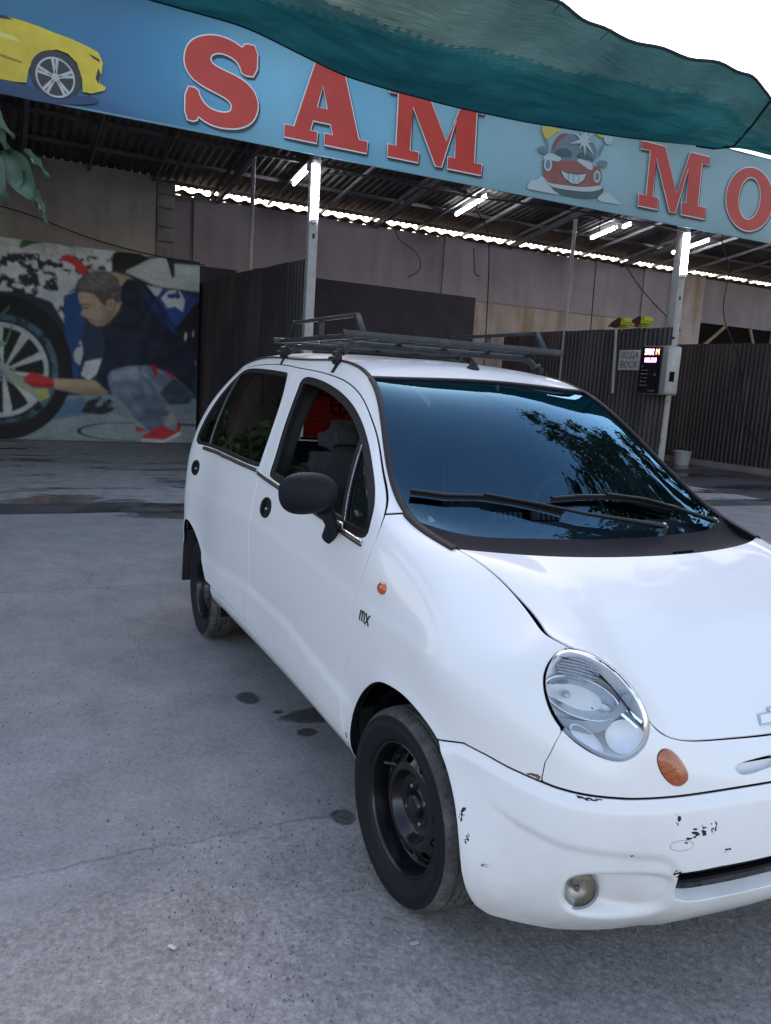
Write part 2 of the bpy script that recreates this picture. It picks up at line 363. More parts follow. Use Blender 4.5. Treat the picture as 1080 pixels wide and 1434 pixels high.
def body_grid(nu=600, nv=190):
    P = np.array(COLS, float); Mi = np.array([1, -1, 1])
    full = np.concatenate([P[3:0:-1]*Mi, P, P[-2:-5:-1]*Mi])
    dc = np.linalg.norm(np.diff(full, axis=0), axis=2).mean(1); tc = np.concatenate([[0], np.cumsum(dc)])
    dr = np.linalg.norm(np.diff(P, axis=1), axis=2)[4:12].mean(0); tr = np.concatenate([[0], np.cumsum(dr)])
    u = np.linspace(tc[3], tc[-4], nu); v = np.linspace(0, tr[-1], nv); pad = 40; du = u[1]-u[0]
    ue = np.concatenate([u[0]-du*np.arange(pad, 0, -1), u, u[-1]+du*np.arange(1, pad+1)])
    G = spline(tc, full, ue); G = np.swapaxes(spline(tr, np.swapaxes(G, 0, 1), v), 0, 1)
    G = blur(blur(G, 0, 24), 1, 10)
    return G[pad:-pad]
sstep = lambda x: (lambda t: t*t*(3-2*t))(np.clip(x, 0, 1))
G0 = body_grid()*[1, -1, 1]                       # right half, y < 0
Nb = grid_normals(G0)
if (Nb[300, 60]*[0, -1, 0]).sum() < 0: Nb = -Nb
XZ = G0[..., [0, 2]].reshape(-1, 2)
AB = G0.reshape(-1, 3)
ARCH_F = [(-.285,.18),(-.268,.30),(-.262,.39),(-.249,.461),(-.187,.536),(-.103,.591),(-.011,.607),(.072,.610),(.163,.593),(.231,.557),(.275,.514),(.330,.427),(.365,.317),(.365,.14)]
ARCH_R = [(-1.93,.18),(-1.95,.325),(-2.08,.385),(-2.18,.455),(-2.30,.525),(-2.42,.580),(-2.52,.605),(-2.60,.58),(-2.66,.48),(-2.68,.18)]
def resample(poly, n=160):
    P = np.array(poly+[poly[0]], float); d = np.concatenate([[0], np.cumsum(np.linalg.norm(np.diff(P, axis=0), axis=1))]); s = np.linspace(0, d[-1], n, endpoint=False)
    return np.stack([np.interp(s, d, P[:, k]) for k in (0, 1)], 1)
ARCH_F = rounded(ARCH_F, 2); ARCH_R = rounded(ARCH_R, 2)
f_af = sdf(ARCH_F, XZ).reshape(G0.shape[:2]); f_ar = sdf(ARCH_R, XZ).reshape(G0.shape[:2])
x_, y_, z_ = G0[..., 0], G0[..., 1], G0[..., 2]
# pressed creases along the doors, flared arch lips, hollow of the fog lamp
side_w = sstep((.30-x_)/.25)*sstep((x_+2.75)/.2)
zc1 = np.interp(x_, [-2.6, -1.42, -.74, -.29, .01, .21, .34], [.78, .82, .80, .77, .76, .74, .71])
zc2 = np.interp(x_, [-2.3, -1.966, -1.366, -.9, -.61, -.357], [.478, .494, .535, .531, .502, .475])
disp = side_w*.0030*sstep((zc1-z_+.012)/.040)
disp += sstep((-.24-x_)/.10)*side_w*.0085*sstep((zc2-z_+.004)/.045)*sstep((z_-.26)/.1)
disp += .010*np.exp(-np.clip(f_af, 0, 1)/.030)*(z_ > .2)+.006*np.exp(-np.clip(f_ar, 0, 1)/.03)
RIDGE_Y = [0, .371, .391, .412, .485, .552, .612, .659, .681, .74]; RIDGE_Z = [.394, .394, .422, .434, .439, .444, .449, .464, .480, .52]
zs_x = [-3, .20, .24, .29, .35, .40, .49, .58, .70]; zs_z = [.556, .556, .566, .580, .575, .566, .554, .550, .560]
zseam = np.interp(x_, zs_x, zs_z)
front = (x_ > .15)*1.0
bump_w = front*sstep((zseam-z_)/.004)
zr = np.interp(-y_, RIDGE_Y, RIDGE_Z)
side_fade = sstep((x_-.36)/.1)
disp += bump_w*(.010*sstep((zseam-z_)/.030))                                     # the bumper stands proud
disp -= bump_w*side_fade*.008*sstep((zr-z_)/.012)*sstep((-y_-.30)/.08)
FOG = rounded([(-.600, .345), (-.588, .378), (-.53, .389), (-.378, .392), (-.366, .340), (-.375, .283), (-.462, .266), (-.551, .276), (-.592, .30)], 2)
f_fog = sdf(FOG, G0[..., [1, 2]].reshape(-1, 2)).reshape(G0.shape[:2])
fogm = bump_w*sstep(-f_fog/.014)
disp -= fogm*np.interp(-y_, [.37, .48, .58], [.012, .030, .055])
G1 = G0+Nb*disp[..., None]
G1 = blur(blur(G1, 0, 1), 1, 1); G1[0] = (G0+Nb*disp[..., None])[0]; G1[0, :, 1] = 0; G1[-1, :, 1] = 0
N1 = grid_normals(G1)
if (N1[300, 60]*[0, -1, 0]).sum() < 0: N1 = -N1
T1 = grid_tris(*G1.shape[:2])
V1 = G1.reshape(-1, 3); fn = np.cross(V1[T1[:, 1]]-V1[T1[:, 0]], V1[T1[:, 2]]-V1[T1[:, 0]])
if (fn*N1.reshape(-1, 3)[T1[:, 0]]).sum() < 0: T1 = T1[:, ::-1].copy()
BODY = (V1, N1.reshape(-1, 3), T1)
def sub(mask):
    t = T1[mask[T1].any(1)]; used, tt = np.unique(t, return_inverse=True)
    return BODY[0][used], BODY[1][used], tt.reshape(-1, 3)
def fcut(S, *fields):
    for f in fields: S = cut(S, f(S[0]))
    return S
def P2(poly, ax=(0, 2), sign=1, grow=0.0): return lambda V: sign*(sdf(poly, V[:, list(ax)])-grow)
# outlines traced on the right side, (x, z)
SEAM_F = [(-.285,.20),(-.30,.345),(-.342,.45),(-.345,.51),(-.325,.58),(-.312,.71),(-.30,.80),(-.285,.89),(-.285,.95),(-.335,1.02),(-.45,1.105),(-.60,1.213),(-.70,1.27),(-.803,1.319),(-.977,1.372),(-1.22,1.405),(-1.40,1.418),(-1.562,1.426)]
SEAM_M = [(-1.562,1.426),(-1.548,1.36),(-1.53,1.30),(-1.48,1.14),(-1.425,.99),(-1.405,.85),(-1.37,.64),(-1.35,.47),(-1.335,.37),(-1.33,.20)]
SEAM_T = [(-1.562,1.426),(-1.78,1.438),(-1.994,1.441),(-2.25,1.434),(-2.48,1.41),(-2.62,1.345),(-2.70,1.22),(-2.73,1.0),(-2.735,.8),(-2.70,.60),(-2.69,.20)]
cs = lambda p, n=70: curve(p, n).tolist()
DOOR_F = cs(SEAM_F)+cs(SEAM_M)[1:]
DOOR_R = cs(SEAM_M)[::-1]+cs(SEAM_T)[1:]
sill_z = lambda V: np.interp(V[:, 0], [-1.95, -1.567, -1.109, -.734, -.30], [.372, .372, .352, .345, .335])
WIN_F = rounded([(-1.474,1.396),(-1.270,1.386),(-1.048,1.353),(-.872,1.311),(-.728,1.256),(-.608,1.190),(-.509,1.122),(-.422,1.059),(-.354,.998),(-.318,.918),(-.530,.932),(-.80,.949),(-1.113,.971),(-1.30,.983),(-1.322,1.0),(-1.330,1.072),(-1.392,1.205),(-1.435,1.310)], 2)
WIN_R = rounded([(-2.625,.999),(-2.62,1.102),(-2.605,1.209),(-2.575,1.300),(-2.53,1.363),(-2.47,1.405),(-2.353,1.422),(-2.0,1.418),(-1.690,1.407),(-1.655,1.40),(-1.554,1.285),(-1.487,1.139),(-1.462,1.02),(-1.466,1.0),(-1.9,1.003),(-2.411,1.005)], 2)
HLC = np.array([.4768, -.511, .7136]); HLN = np.array([.72, -.59, .36]); HLN /= np.linalg.norm(HLN); HLU = np.cross([0, 0, 1], HLN); HLU /= np.linalg.norm(HLU); HLW = np.cross(HLN, HLU)
HL = rounded([(-.117,.044),(-.110,.083),(-.083,.121),(-.027,.121),(.040,.092),(.095,.038),(.119,-.014),(.115,-.056),(.090,-.090),(.06,-.104),(.02,-.100),(-.028,-.081),(-.072,-.050),(-.102,-.007)], 3)
def HLf(sign=1, grow=0.0):
    def f(V):
        q = V-HLC; s = sdf(HL, np.stack([q@HLU, q@HLW], 1))-grow
        return sign*np.where(np.abs(q@HLN) < .22, s, .5)
    return f
zsf = lambda V: np.interp(V[:, 0], zs_x, zs_z)
g = .0034
nose_f = lambda V: np.maximum(np.maximum(-V[:, 1]-np.interp(V[:, 2], [.55, .60, .645, .668], [.625, .618, .602, .589]), zsf(V)-V[:, 2]+g+.001), .40-V[:, 0])
SIG = rounded([(-.424,.637),(-.405,.655),(-.377,.647),(-.352,.617),(-.342,.586),(-.367,.570),(-.391,.576),(-.415,.602)], 3)
SLIT = rounded([(-.215,.588),(-.205,.600),(-.10,.603),(-.06,.603),(-.06,.585),(-.113,.583),(-.178,.574),(-.205,.578)], 2)
GRL = [(-.374,.395),(-.285,.401),(-.129,.402),(.01,.403),(.01,.316),(-.113,.318),(-.268,.318),(-.340,.314),(-.366,.320),(-.372,.34)]
right = AB[:, 0] > -9
fx = lambda a, b: (lambda V: np.maximum(a-V[:, 0], V[:, 0]-b))
S_all = BODY
doors_zone = sub((AB[:, 0] > -2.9) & (AB[:, 0] < -.2) & (AB[:, 2] > .2) & (-AB[:, 1] > .42))
front_zone = sub(AB[:, 0] > -.45)
S_df = fcut(doors_zone, P2(DOOR_F, grow=-g), lambda V: sill_z(V)-V[:, 2]+g, P2(WIN_F, sign=-1))
S_dr = fcut(doors_zone, P2(DOOR_R, grow=-g), lambda V: sill_z(V)-V[:, 2]+g, P2(ARCH_R, sign=-1), P2(WIN_R, sign=-1))
S_sill = fcut(doors_zone, fx(-1.97, -.26), lambda V: V[:, 2]-sill_z(V)+g, P2(ARCH_R, sign=-1), P2(ARCH_F, sign=-1))
S_frame = fcut(doors_zone, P2(DOOR_F, sign=-1, grow=g), P2(DOOR_R, sign=-1, grow=g), lambda V: np.interp(V[:, 0], [-.33, -.27], [1.004, 1.018])-V[:, 2]+g, fx(-2.68, .1))
S_fender = fcut(front_zone, P2(DOOR_F, sign=-1, grow=g), P2(ARCH_F, sign=-1), HLf(-1, .0015), lambda V: -nose_f(V)+g, lambda V: np.where(V[:, 0] > .17, zsf(V)-V[:, 2]+g, -1),
                lambda V: V[:, 2]-np.interp(V[:, 0], [-.33, -.27, .1], [1.002, 1.016, 1.2])+g, lambda V: -.36-V[:, 0]+0*V[:, 1], lambda V: np.where(V[:, 2] < .36, -.285-V[:, 0], -1))
S_nose = fcut(front_zone, nose_f, HLf(-1, .0015), P2(SIG, (1, 2), -1), P2(SLIT, (1, 2), -1))
S_bump = fcut(front_zone, lambda V: np.maximum(V[:, 2]-zsf(V)+g, .17-V[:, 0]), P2(ARCH_F, sign=-1), P2(GRL, (1, 2), -1), lambda V: .030-((V[:, 0]-.36)+(V[:, 2]-.195)))
S_tail = fcut(sub(AB[:, 0] < -2.3), P2(DOOR_R, sign=-1, grow=g), lambda V: V[:, 0]+2.5, P2(ARCH_R, sign=-1), lambda V: .56-V[:, 2], lambda V: -np.maximum(np.abs(V[:, 1])-.40, np.abs(V[:, 2]-1.18)-.17))
S_rbump = fcut(sub(AB[:, 0] < -2.3), lambda V: V[:, 0]+2.69, P2(ARCH_R, sign=-1), lambda V: V[:, 2]-.557)
both = lambda S: join(S, mirror(S))
bodyparts = {}
for side, fnm in (('right', lambda S: S), ('left', mirror)):
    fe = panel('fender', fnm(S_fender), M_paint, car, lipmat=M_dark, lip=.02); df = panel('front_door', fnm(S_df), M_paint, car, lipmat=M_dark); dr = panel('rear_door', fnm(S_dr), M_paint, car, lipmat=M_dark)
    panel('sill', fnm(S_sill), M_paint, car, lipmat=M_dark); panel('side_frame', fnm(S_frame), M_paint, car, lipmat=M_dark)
    bodyparts[side] = (fe, df, dr)
nose = panel('nose_panel', both(S_nose), M_paint, car, lip=.02)
bumper = panel('front_bumper', both(S_bump), M_paint, car, lip=.03)
tail = panel('tailgate', both(S_tail), M_paint, car)
panel('rear_bumper', both(S_rbump), M_paint, car)
S_tg = fcut(sub(AB[:, 0] < -2.3), lambda V: V[:, 0]+2.5, lambda V: np.maximum(np.abs(V[:, 1])-.42, np.abs(V[:, 2]-1.18)-.19))
panel('rear_window', both(S_tg), M_sideglass, car, off=-.008, lip=0)
# dark inner shell behind the gaps
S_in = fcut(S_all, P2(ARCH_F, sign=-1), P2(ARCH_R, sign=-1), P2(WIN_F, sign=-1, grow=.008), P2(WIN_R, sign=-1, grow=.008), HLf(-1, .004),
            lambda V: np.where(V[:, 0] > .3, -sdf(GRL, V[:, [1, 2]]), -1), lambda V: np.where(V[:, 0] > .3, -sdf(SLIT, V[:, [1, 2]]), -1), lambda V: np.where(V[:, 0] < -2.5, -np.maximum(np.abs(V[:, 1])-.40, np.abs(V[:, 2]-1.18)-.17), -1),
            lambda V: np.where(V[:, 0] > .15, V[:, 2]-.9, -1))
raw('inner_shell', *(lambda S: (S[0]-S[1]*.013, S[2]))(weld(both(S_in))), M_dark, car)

# ---------------------------------------------------------------- hood, windscreen, roof
topR = G1[:, -1]                                                      # seam line on the right: nose, hood edge, pillar, gutter, tail
iA = int(np.argmin(np.linalg.norm(topR-np.array([.392, -.54, .83]), axis=1)))
iB = int(np.argmin(np.abs(topR[:, 0]+.045)+(topR[:, 2] < .8)*9)); iC = int(np.argmin(np.abs(topR[:, 0]+.86)+(topR[:, 2] < 1.2)*9))
iD = int(np.argmin(np.abs(topR[:, 0]+2.66)+(topR[:, 2] < 1.2)*9+(topR[:, 1] > -.40)*9))
mir = np.array([1, -1, 1])
def res(P, n):
    d = np.concatenate([[0], np.cumsum(np.linalg.norm(np.diff(P, axis=0), axis=1))]); s = np.linspace(0, d[-1], n)
    return np.stack([np.interp(s, d, P[:, k]) for k in range(3)], 1)
NU, NV = 170, 110
frontc = np.concatenate([topR[:iA+1][::-1], (topR[1:iA+1])*mir])      # right lamp -> nose centre -> left lamp
hood_front = res(frontc, NU)
sideR = res(topR[iA:iB+1], NV); sideL = sideR*mir
cr = topR[iB]
COWL = [tuple(cr), (-.005,-.51,.957), (.045,-.35,.950), (.075,-.18,.947), (.085,0,.946), (.075,.18,.947), (.045,.35,.950), (-.005,.51,.957), tuple(cr*mir)]
hood_rear = res(curve(COWL, 200), NU)
GH = coons(hood_front, hood_rear, sideR, sideL)
uu = np.linspace(-1, 1, NU)[:, None]; vv = np.linspace(0, 1, NV)[None]
GH[..., 2] += .060*(1-np.abs(uu)**2.2)*np.sin(pi*vv)*(.55+.45*(1-vv)); GH[..., 0] += .016*(1-uu**2)*np.sin(pi*vv)
GH = blur(blur(GH, 0, 40), 1, 40)
SH = surf(GH, up=(.5, 0, .85))
ring = np.concatenate([sideR, sideL, hood_front])
ring = np.concatenate([res(sideR, 400), res(sideL, 400), res(hood_front, 800)])
def ring_dist(V):
    out = np.empty(len(V))
    for k in range(0, len(V), 2000): out[k:k+2000] = np.sqrt(((V[k:k+2000, None]-ring[None])**2).sum(2).min(1))
    return out
dH = ring_dist(SH[0]); gapw = .0090+.010*sstep((SH[0][:, 0]-.16)/.15)*sstep((np.abs(SH[0][:, 1])-.36)/.08)
S_hood = cut(SH, gapw-dH)
S_hood = fcut(S_hood, HLf(-1, .005), lambda V: HLf(-1, .005)(V*mir))
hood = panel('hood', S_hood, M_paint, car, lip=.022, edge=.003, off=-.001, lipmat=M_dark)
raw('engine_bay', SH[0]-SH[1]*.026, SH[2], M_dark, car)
# windscreen
pilR = topR[iB:iC+1]
i0 = int(np.argmin(np.abs(pilR[:, 0]+.215)))
pil = res(pilR[i0:], 90); gb = pil[0]; gt = pil[-1]
ws_bot = res(curve([tuple(gb), (-.145,-.50,.972), (-.085,-.30,.963), (-.06,0,.958), (-.085,.30,.963), (-.145,.50,.972), tuple(gb*mir)], 200), 120)
ws_top = res(curve([tuple(gt), (-.845,-.36,1.402), (-.825,-.18,1.409), (-.812,0,1.412), (-.825,.18,1.409), (-.845,.36,1.402), tuple(gt*mir)], 200), 120)
GW = coons(ws_bot, ws_top, pil, pil*mir)
u2 = np.linspace(-1, 1, 120)[:, None]; v2 = np.linspace(0, 1, 90)[None]
nw = np.array([.5, 0, .86]); GW += (nw*.045)*((1-u2**2)*np.sin(pi*v2))[..., None]
SW = surf(GW, up=(.5, 0, .85))
ws = raw('windscreen', SW[0]-SW[1]*.004, SW[2], M_windscreen, car, N=SW[1])
def strip(name, path, nrm, w, h, mat, parent, inset=0.0):
    """flat moulding along a path on a surface: w wide, h proud"""
    P = np.array(path); n = np.array(nrm); t = np.gradient(P, axis=0); t /= np.linalg.norm(t, axis=1, keepdims=True)+1e-12
    s = np.cross(n, t); s /= np.linalg.norm(s, axis=1, keepdims=True)+1e-12; P = P+s*inset
    prof = [(-.5, -.6), (-.5, .45), (-.3, .9), (0, 1), (.3, .9), (.5, .45), (.5, -.6)]
    V = np.concatenate([[p+s[i]*a*w+n[i]*b*h for a, b in prof] for i, p in enumerate(P)]); k = len(prof); F = []
    for i in range(len(P)-1):
        for j in range(k-1): F.append((i*k+j, i*k+j+1, (i+1)*k+j+1, (i+1)*k+j))
    F += [tuple(range(k)), tuple(range((len(P)-1)*k, len(P)*k))[::-1]]
    o = raw(name, V, F, mat, parent, smooth=True); o.data.set_sharp_from_angle(angle=radians(50)); return o
NWg = SW[1].reshape(120, 90, 3)
strip('windscreen_seal', np.concatenate([pil, GW[1:, -1], (pil*mir)[::-1][1:]]), np.concatenate([NWg[0], NWg[1:, -1], NWg[-1][::-1][1:]]), .020, .006, M_trim, car)
# cowl between hood and windscreen
cw = res(np.concatenate([pilR[:i0+1][::-1][:0], ws_bot]), NU)
hr = res(curve(COWL, 200), NU); hr2 = hr.copy(); hr2[:, 2] -= .012; hr2[:, 0] += .006
GC = np.stack([hr2*(1-t)+cw*t-np.array([0, 0, .018*sin(pi*t)]) for t in np.linspace(0, 1.06, 14)], 1)
SC = surf(GC, up=(0, 0, 1)); cowl = raw('cowl_panel', SC[0], SC[2], M_black, car, N=SC[1])
sl = MB()
for k in range(2):
    for j in range(9):
        p = hr2[int(NU*(.62+.008*j))]*(1-(.22+.18*k))+cw[int(NU*(.62+.008*j))]*(.22+.18*k); sl.box((p[0], p[1], p[2]-.009), (.012, .005, .006))
sl.build('cowl_vent', M_dark, cowl)
# black corner pieces beside the cowl
for s_ in (1, -1):
    pc = pilR[:i0+8]; nrm = np.tile([.35, -.15, .9], (len(pc), 1)); nrm /= np.linalg.norm(nrm[0])
    a = pc*[1, s_, 1]; nn = nrm*[1, s_, 1]
    strip('cowl_corner', a if s_ == 1 else a[::-1], nn if s_ == 1 else nn[::-1], .024, .007, M_trim, cowl, inset=.004)
# roof
gut = res(topR[iC:iD+1], 150)
rear_top = res(np.concatenate([topR[iD:], (topR[iD:-1][::-1])*mir]), 120)
GR = coons(ws_top, rear_top, gut, gut*mir)
v3 = np.linspace(0, 1, 150)[None]
GR[..., 2] += .022*(1-u2**2)*sstep(v3/.5)*np.minimum(1, (1-v3)/.25)**.7
GR[..., 2] += .006*(1-np.abs(u2)**6)*sstep(v3/.08)*(v3 < .9)
GR = blur(blur(GR, 1, 12), 0, 6)
SR = surf(GR, up=(0, 0, 1))
roof = panel('roof', SR, M_paint, car, lip=.012, edge=.003, off=.001)
NRg = SR[1].reshape(120, 150, 3)
for s_ in (1, -1):
    a = gut*[1, s_, 1]; nn = NRg[2]*[1, s_, 1]
    strip('roof_gutter', a if s_ == 1 else a[::-1], nn if s_ == 1 else nn[::-1], .016, .004, M_trim, roof)
ant = MB(); ac = GR[60, 12]+[0, 0, .004]; ant.lathe([(.001, .022), (.012, .02), (.022, .004), (.026, 0), (.026, -.01)], c=tuple(ac), n=16); ant.tube([tuple(ac+[0, 0, .02]), tuple(ac+[-.012, 0, .032])], .006); ant.build('antenna_base', M_trim, roof)
# ================================================================== the car: details
BN = BODY[1]
def on_body(x, z, off=0.0, side=1):
    d = (V1[:, 0]-x)**2+(V1[:, 2]-z)**2+(np.abs(V1[:, 1]) < .4)*9; i = int(np.argmin(d))
    p = V1[i]+BN[i]*off; n = BN[i]; m_ = np.array([1, side, 1]); return p*m_, n*m_
def frame_from(n, up=(0, 0, 1)):
    n = Vector(n).normalized(); x = Vector(up).cross(n).normalized(); y = n.cross(x); return Matrix((x, y, n)).transposed()
def lofted(name, rings, mat, parent, closed=True, caps=True):
    n = len(rings[0]); V = np.concatenate(rings); F = []
    for i in range(len(rings)-1):
        for j in range(n if closed else n-1): F.append((i*n+j, i*n+(j+1) % n, (i+1)*n+(j+1) % n, (i+1)*n+j))
    if caps: F += [tuple(range(n))[::-1], tuple((len(rings)-1)*n+k for k in range(n))]
    return raw(name, V, F, mat, parent)
def inset(poly, w):
    """shrink an outline towards its inside"""
    P = np.asarray(poly, float); t = np.roll(P, -1, 0)-np.roll(P, 1, 0); t /= np.linalg.norm(t, axis=1, keepdims=True)+1e-12
    a = .5*np.sum(P[:, 0]*np.roll(P[:, 1], -1)-np.roll(P[:, 0], -1)*P[:, 1]); n = np.stack([-t[:, 1], t[:, 0]], 1)*np.sign(a)
    return P+n*w
glass_zone = sub((AB[:, 0] > -2.85) & (AB[:, 0] < -.2) & (AB[:, 2] > .85) & (-AB[:, 1] > .42))
def line_f(a, b, sign=1):
    a, b = np.array(a), np.array(b); t = (b-a)/np.linalg.norm(b-a); n = np.array([-t[1], t[0]])
    return lambda V: sign*((V[:, [0, 2]]-a)@n)
VA, VB = (-.700, 1.262), (-.500, .925)                     # vent divider
QA, QB = (-2.50, 1.40), (-2.375, .99)                      # quarter glass divider
for side, fnm in (('right', lambda S: S), ('left', mirror)):
    fe, df, dr = bodyparts[side]; sg = 1 if side == 'right' else -1
    fr = panel('window_frame', fnm(fcut(glass_zone, P2(WIN_F, grow=.003), lambda V: -(sdf(WIN_F, V[:, [0, 2]])+.026))), M_trim, df, off=-.006, lip=.022)
    panel('window_frame', fnm(fcut(glass_zone, P2(WIN_R, grow=.003), lambda V: -(sdf(WIN_R, V[:, [0, 2]])+.018))), M_trim, dr, off=-.006, lip=.018)
    d1 = lambda V: np.abs(line_f(VA, VB)(V))-.013
    panel('vent_divider', fnm(fcut(glass_zone, P2(WIN_F, grow=-.02), d1)), M_trim, df, off=-.004, lip=.012)
    panel('vent_divider', fnm(fcut(glass_zone, P2(WIN_F, grow=-.024), lambda V: np.abs(line_f(VA, VB)(V)-.0095)-.002)), M_alu, df, off=-.0022, lip=.002)
    panel('quarter_divider', fnm(fcut(glass_zone, P2(WIN_R, grow=-.016), lambda V: np.abs(line_f(QA, QB)(V))-.016)), M_alu if False else M_trim, dr, off=-.005, lip=.01)
    panel('quarter_divider', fnm(fcut(glass_zone, P2(WIN_R, grow=-.016), lambda V: np.abs(line_f(QA, QB)(V)-.008)-.004)), M_alu, dr, off=-.004, lip=.002)
    # rear pane is whole and tinted; the front pane is wound most of the way down, the vent pane is fixed
    o = fnm(fcut(glass_zone, P2(WIN_R, grow=-.012))); raw('window_glass', o[0]-o[1]*.014, o[2], M_tint, dr, N=o[1])
    o = fnm(fcut(glass_zone, P2(WIN_F, grow=-.018), line_f(VA, VB, -1))); raw('vent_glass', o[0]-o[1]*.012, o[2], M_sideglass, df, N=o[1])
    top = (lambda V: V[:, 2]-np.interp(V[:, 0], [-1.34, -.873, -.6], [1.103, 1.058, 1.04])) if side == 'right' else (lambda V: V[:, 2]-1.39)
    o = fnm(fcut(glass_zone, P2(WIN_F, grow=-.018), line_f(VA, VB, 1), top)); raw('window_glass', o[0]-o[1]*.018, o[2], M_sideglass, df, N=o[1])
    # bright strips under the windows
    for par, xs, zs in ((df, [-1.44, -1.10, -.72, -.345], [.982, .962, .941, .914]), (dr, [-2.43, -2.1, -1.8, -1.462], [.995, .994, .993, .990])):
        path, nn = [], []
        for t in np.linspace(0, 1, 26):
            x = xs[0]+(xs[-1]-xs[0])*t; p, n = on_body(x, float(np.interp(x, xs, zs)), 0, sg); path.append(p); nn.append(n)
        path, nn = blur(np.array(path), 0, 4), blur(np.array(nn), 0, 4)
        s_ = strip('window_trim', path if sg == 1 else path[::-1], nn if sg == 1 else nn[::-1], .017, .007, M_alu, par)
        s2 = path+nn*.004-np.array([0, 0, .007]); strip('trim_edge', s2 if sg == 1 else s2[::-1], nn if sg == 1 else nn[::-1], .006, .005, M_trim, s_)
    # round door handles
    for par, hx, hz in ((df, -1.232, .872), (dr, -2.475, .884)):
        p, n = on_body(hx, hz, 0, sg); R = frame_from(n); M = Matrix.Translation(Vector(p)) @ R.to_4x4()
        h = MB(); h.lathe([(0, .0022), (.020, .0026), (.033, .0042), (.038, .006), (.0405, .0035), (.041, -.006)], M=R.to_4x4() @ Matrix.Diagonal((1.5, 1, 1, 1)), c=p, n=36)
        ho = h.build('door_handle', M_black, par)
        b = MB(); bb = bmesh.new(); bmesh.ops.create_cube(bb, size=1); bmesh.ops.scale(bb, vec=(.022, .058, .012), verts=bb.verts); bmesh.ops.bevel(bb, geom=list(bb.edges), offset=.004, segments=2, affect='EDGES')
        b._add(bb, M @ Matrix.Translation((-.020*sg, 0, .006))); b.build('handle_flap', M_black, ho)
        k = MB(); k.lathe([(0, .0085), (.006, .008), (.0075, .003)], M=R.to_4x4(), c=Vector(p)+R @ Vector((.014*sg, -.004, 0)), n=14); k.build('key_lock', M_alu, ho)
    # side repeater
    p, n = on_body(-.168, .826, 0, sg); R = frame_from(n)
    S_ = Matrix.Translation(Vector(p)) @ R.to_4x4() @ Matrix.Diagonal((1.35, 1.0, 1, 1))
    r_ = MB(); b = bmesh.new(); r2 = MB(); r2.lathe([(0, .011), (.008, .0102), (.014, .007), (.017, .002), (.0175, -.002)], n=24); bmesh.ops.transform(r2.bm, matrix=S_, verts=r2.bm.verts); r2.build('side_repeater', M_orange, fe)
    # mirror
    if side == 'left': continue
    mr = MB(); b = bmesh.new(); bmesh.ops.create_uvsphere(b, u_segments=36, v_segments=22, radius=1.0)
    for v in b.verts:
        c = v.co; xx = c.x
        v.co = Vector((c.x*(.055 if c.x > 0 else .030), math.copysign(abs(c.y)**.86, c.y)*.088, math.copysign(abs(c.z)**.82, c.z)*.062*(1-.10*c.y)))
    mc = Vector((-.455, -.842*1, 1.047)); b2 = Matrix.Translation(mc) @ Matrix.Rotation(radians(-14), 4, 'Z') @ Matrix.Rotation(radians(6), 4, 'X')
    bmesh.ops.transform(b, matrix=b2, verts=b.verts); mr._add(b)
    mo = mr.build('door_mirror', M_black, df, angle=60)
    st = MB(); st.tube([(-.462, -.790, 1.00), (-.475, -.765, .972), (-.505, -.742, .937), (-.545, -.725, .905), (-.572, -.716, .885)], [.036, .026, .021, .027, .030], n=16, flat=(1, .72)); so = st.build('mirror_arm', M_black, mo, angle=70)
    gl = MB(); gl.lathe([(0, 0), (.8, 0), (.8, .05)], n=30); bmesh.ops.transform(gl.bm, matrix=b2 @ Matrix.Translation((-.029, 0, 0)) @ Matrix.Rotation(-pi/2, 4, 'Y') @ Matrix.Diagonal((.062, .088, .02, 1)), verts=gl.bm.verts); go = gl.build('mirror_glass', M_chrome, mo)
    if side == 'left':
        for o_ in (mo, so, go):
            o_.data.transform(Matrix.Diagonal((1, -1, 1, 1))); o_.data.flip_normals()
# bright bolt by the mirror and sticker in the vent pane
bp_ = MB(); bp_.box((-.512, -.712, .937), (.05, .008, .026), bev=.003); bp_.build('trim_clip', M_alu, bodyparts['right'][1])
stk = MB(); p, n = on_body(-.455, .985, -.011); stk.prism([(-.014, .012), (.014, .014), (.012, -.004), (0, -.016), (-.012, -.006)], p, (1, 0, 0), (0, -.25, .97), .001); stk.build('sticker', M_alu, bodyparts['right'][1])
# mx lettering on the right fender
def text_mesh(name, s, size, mat, origin, ex, ey, parent=None, depth=.001, spacing=1.0, shear=0.0, align='LEFT', sx=1.0):
    cu = bpy.data.curves.new(name, 'FONT'); cu.body = s; cu.size = size; cu.extrude = depth/2; cu.align_x = align; cu.shear = shear; cu.space_character = spacing; cu.resolution_u = 6
    t = bpy.data.objects.new(name, cu); col.objects.link(t); bpy.context.view_layer.update()
    me = bpy.data.meshes.new_from_object(t.evaluated_get(bpy.context.evaluated_depsgraph_get())); bpy.data.objects.remove(t)
    ex, ey = Vector(ex).normalized(), Vector(ey).normalized(); ez = ex.cross(ey)
    M = Matrix.Translation(Vector(origin)) @ Matrix((ex, ey, ez)).transposed().to_4x4() @ Matrix.Diagonal((sx, 1, 1, 1))
    me.transform(M); me.materials.clear(); me.materials.append(mat); me.name = name
    return link_mesh(name, me, parent)
p, n = on_body(-.262, .712, .0015)
mxs = [[(0, 0), (.002, .026)], [(.002, .022), (.008, .027), (.012, .024), (.013, 0)], [(.013, .021), (.019, .027), (.024, .024), (.025, 0)], [(.031, .027), (.049, -.002)], [(.051, .026), (.030, -.002)]]
b = MB(); nv_ = Vector(n); e1 = Vector((1, 0, 0)); e1 = (e1-nv_*e1.dot(nv_)).normalized(); e2 = nv_.cross(e1)
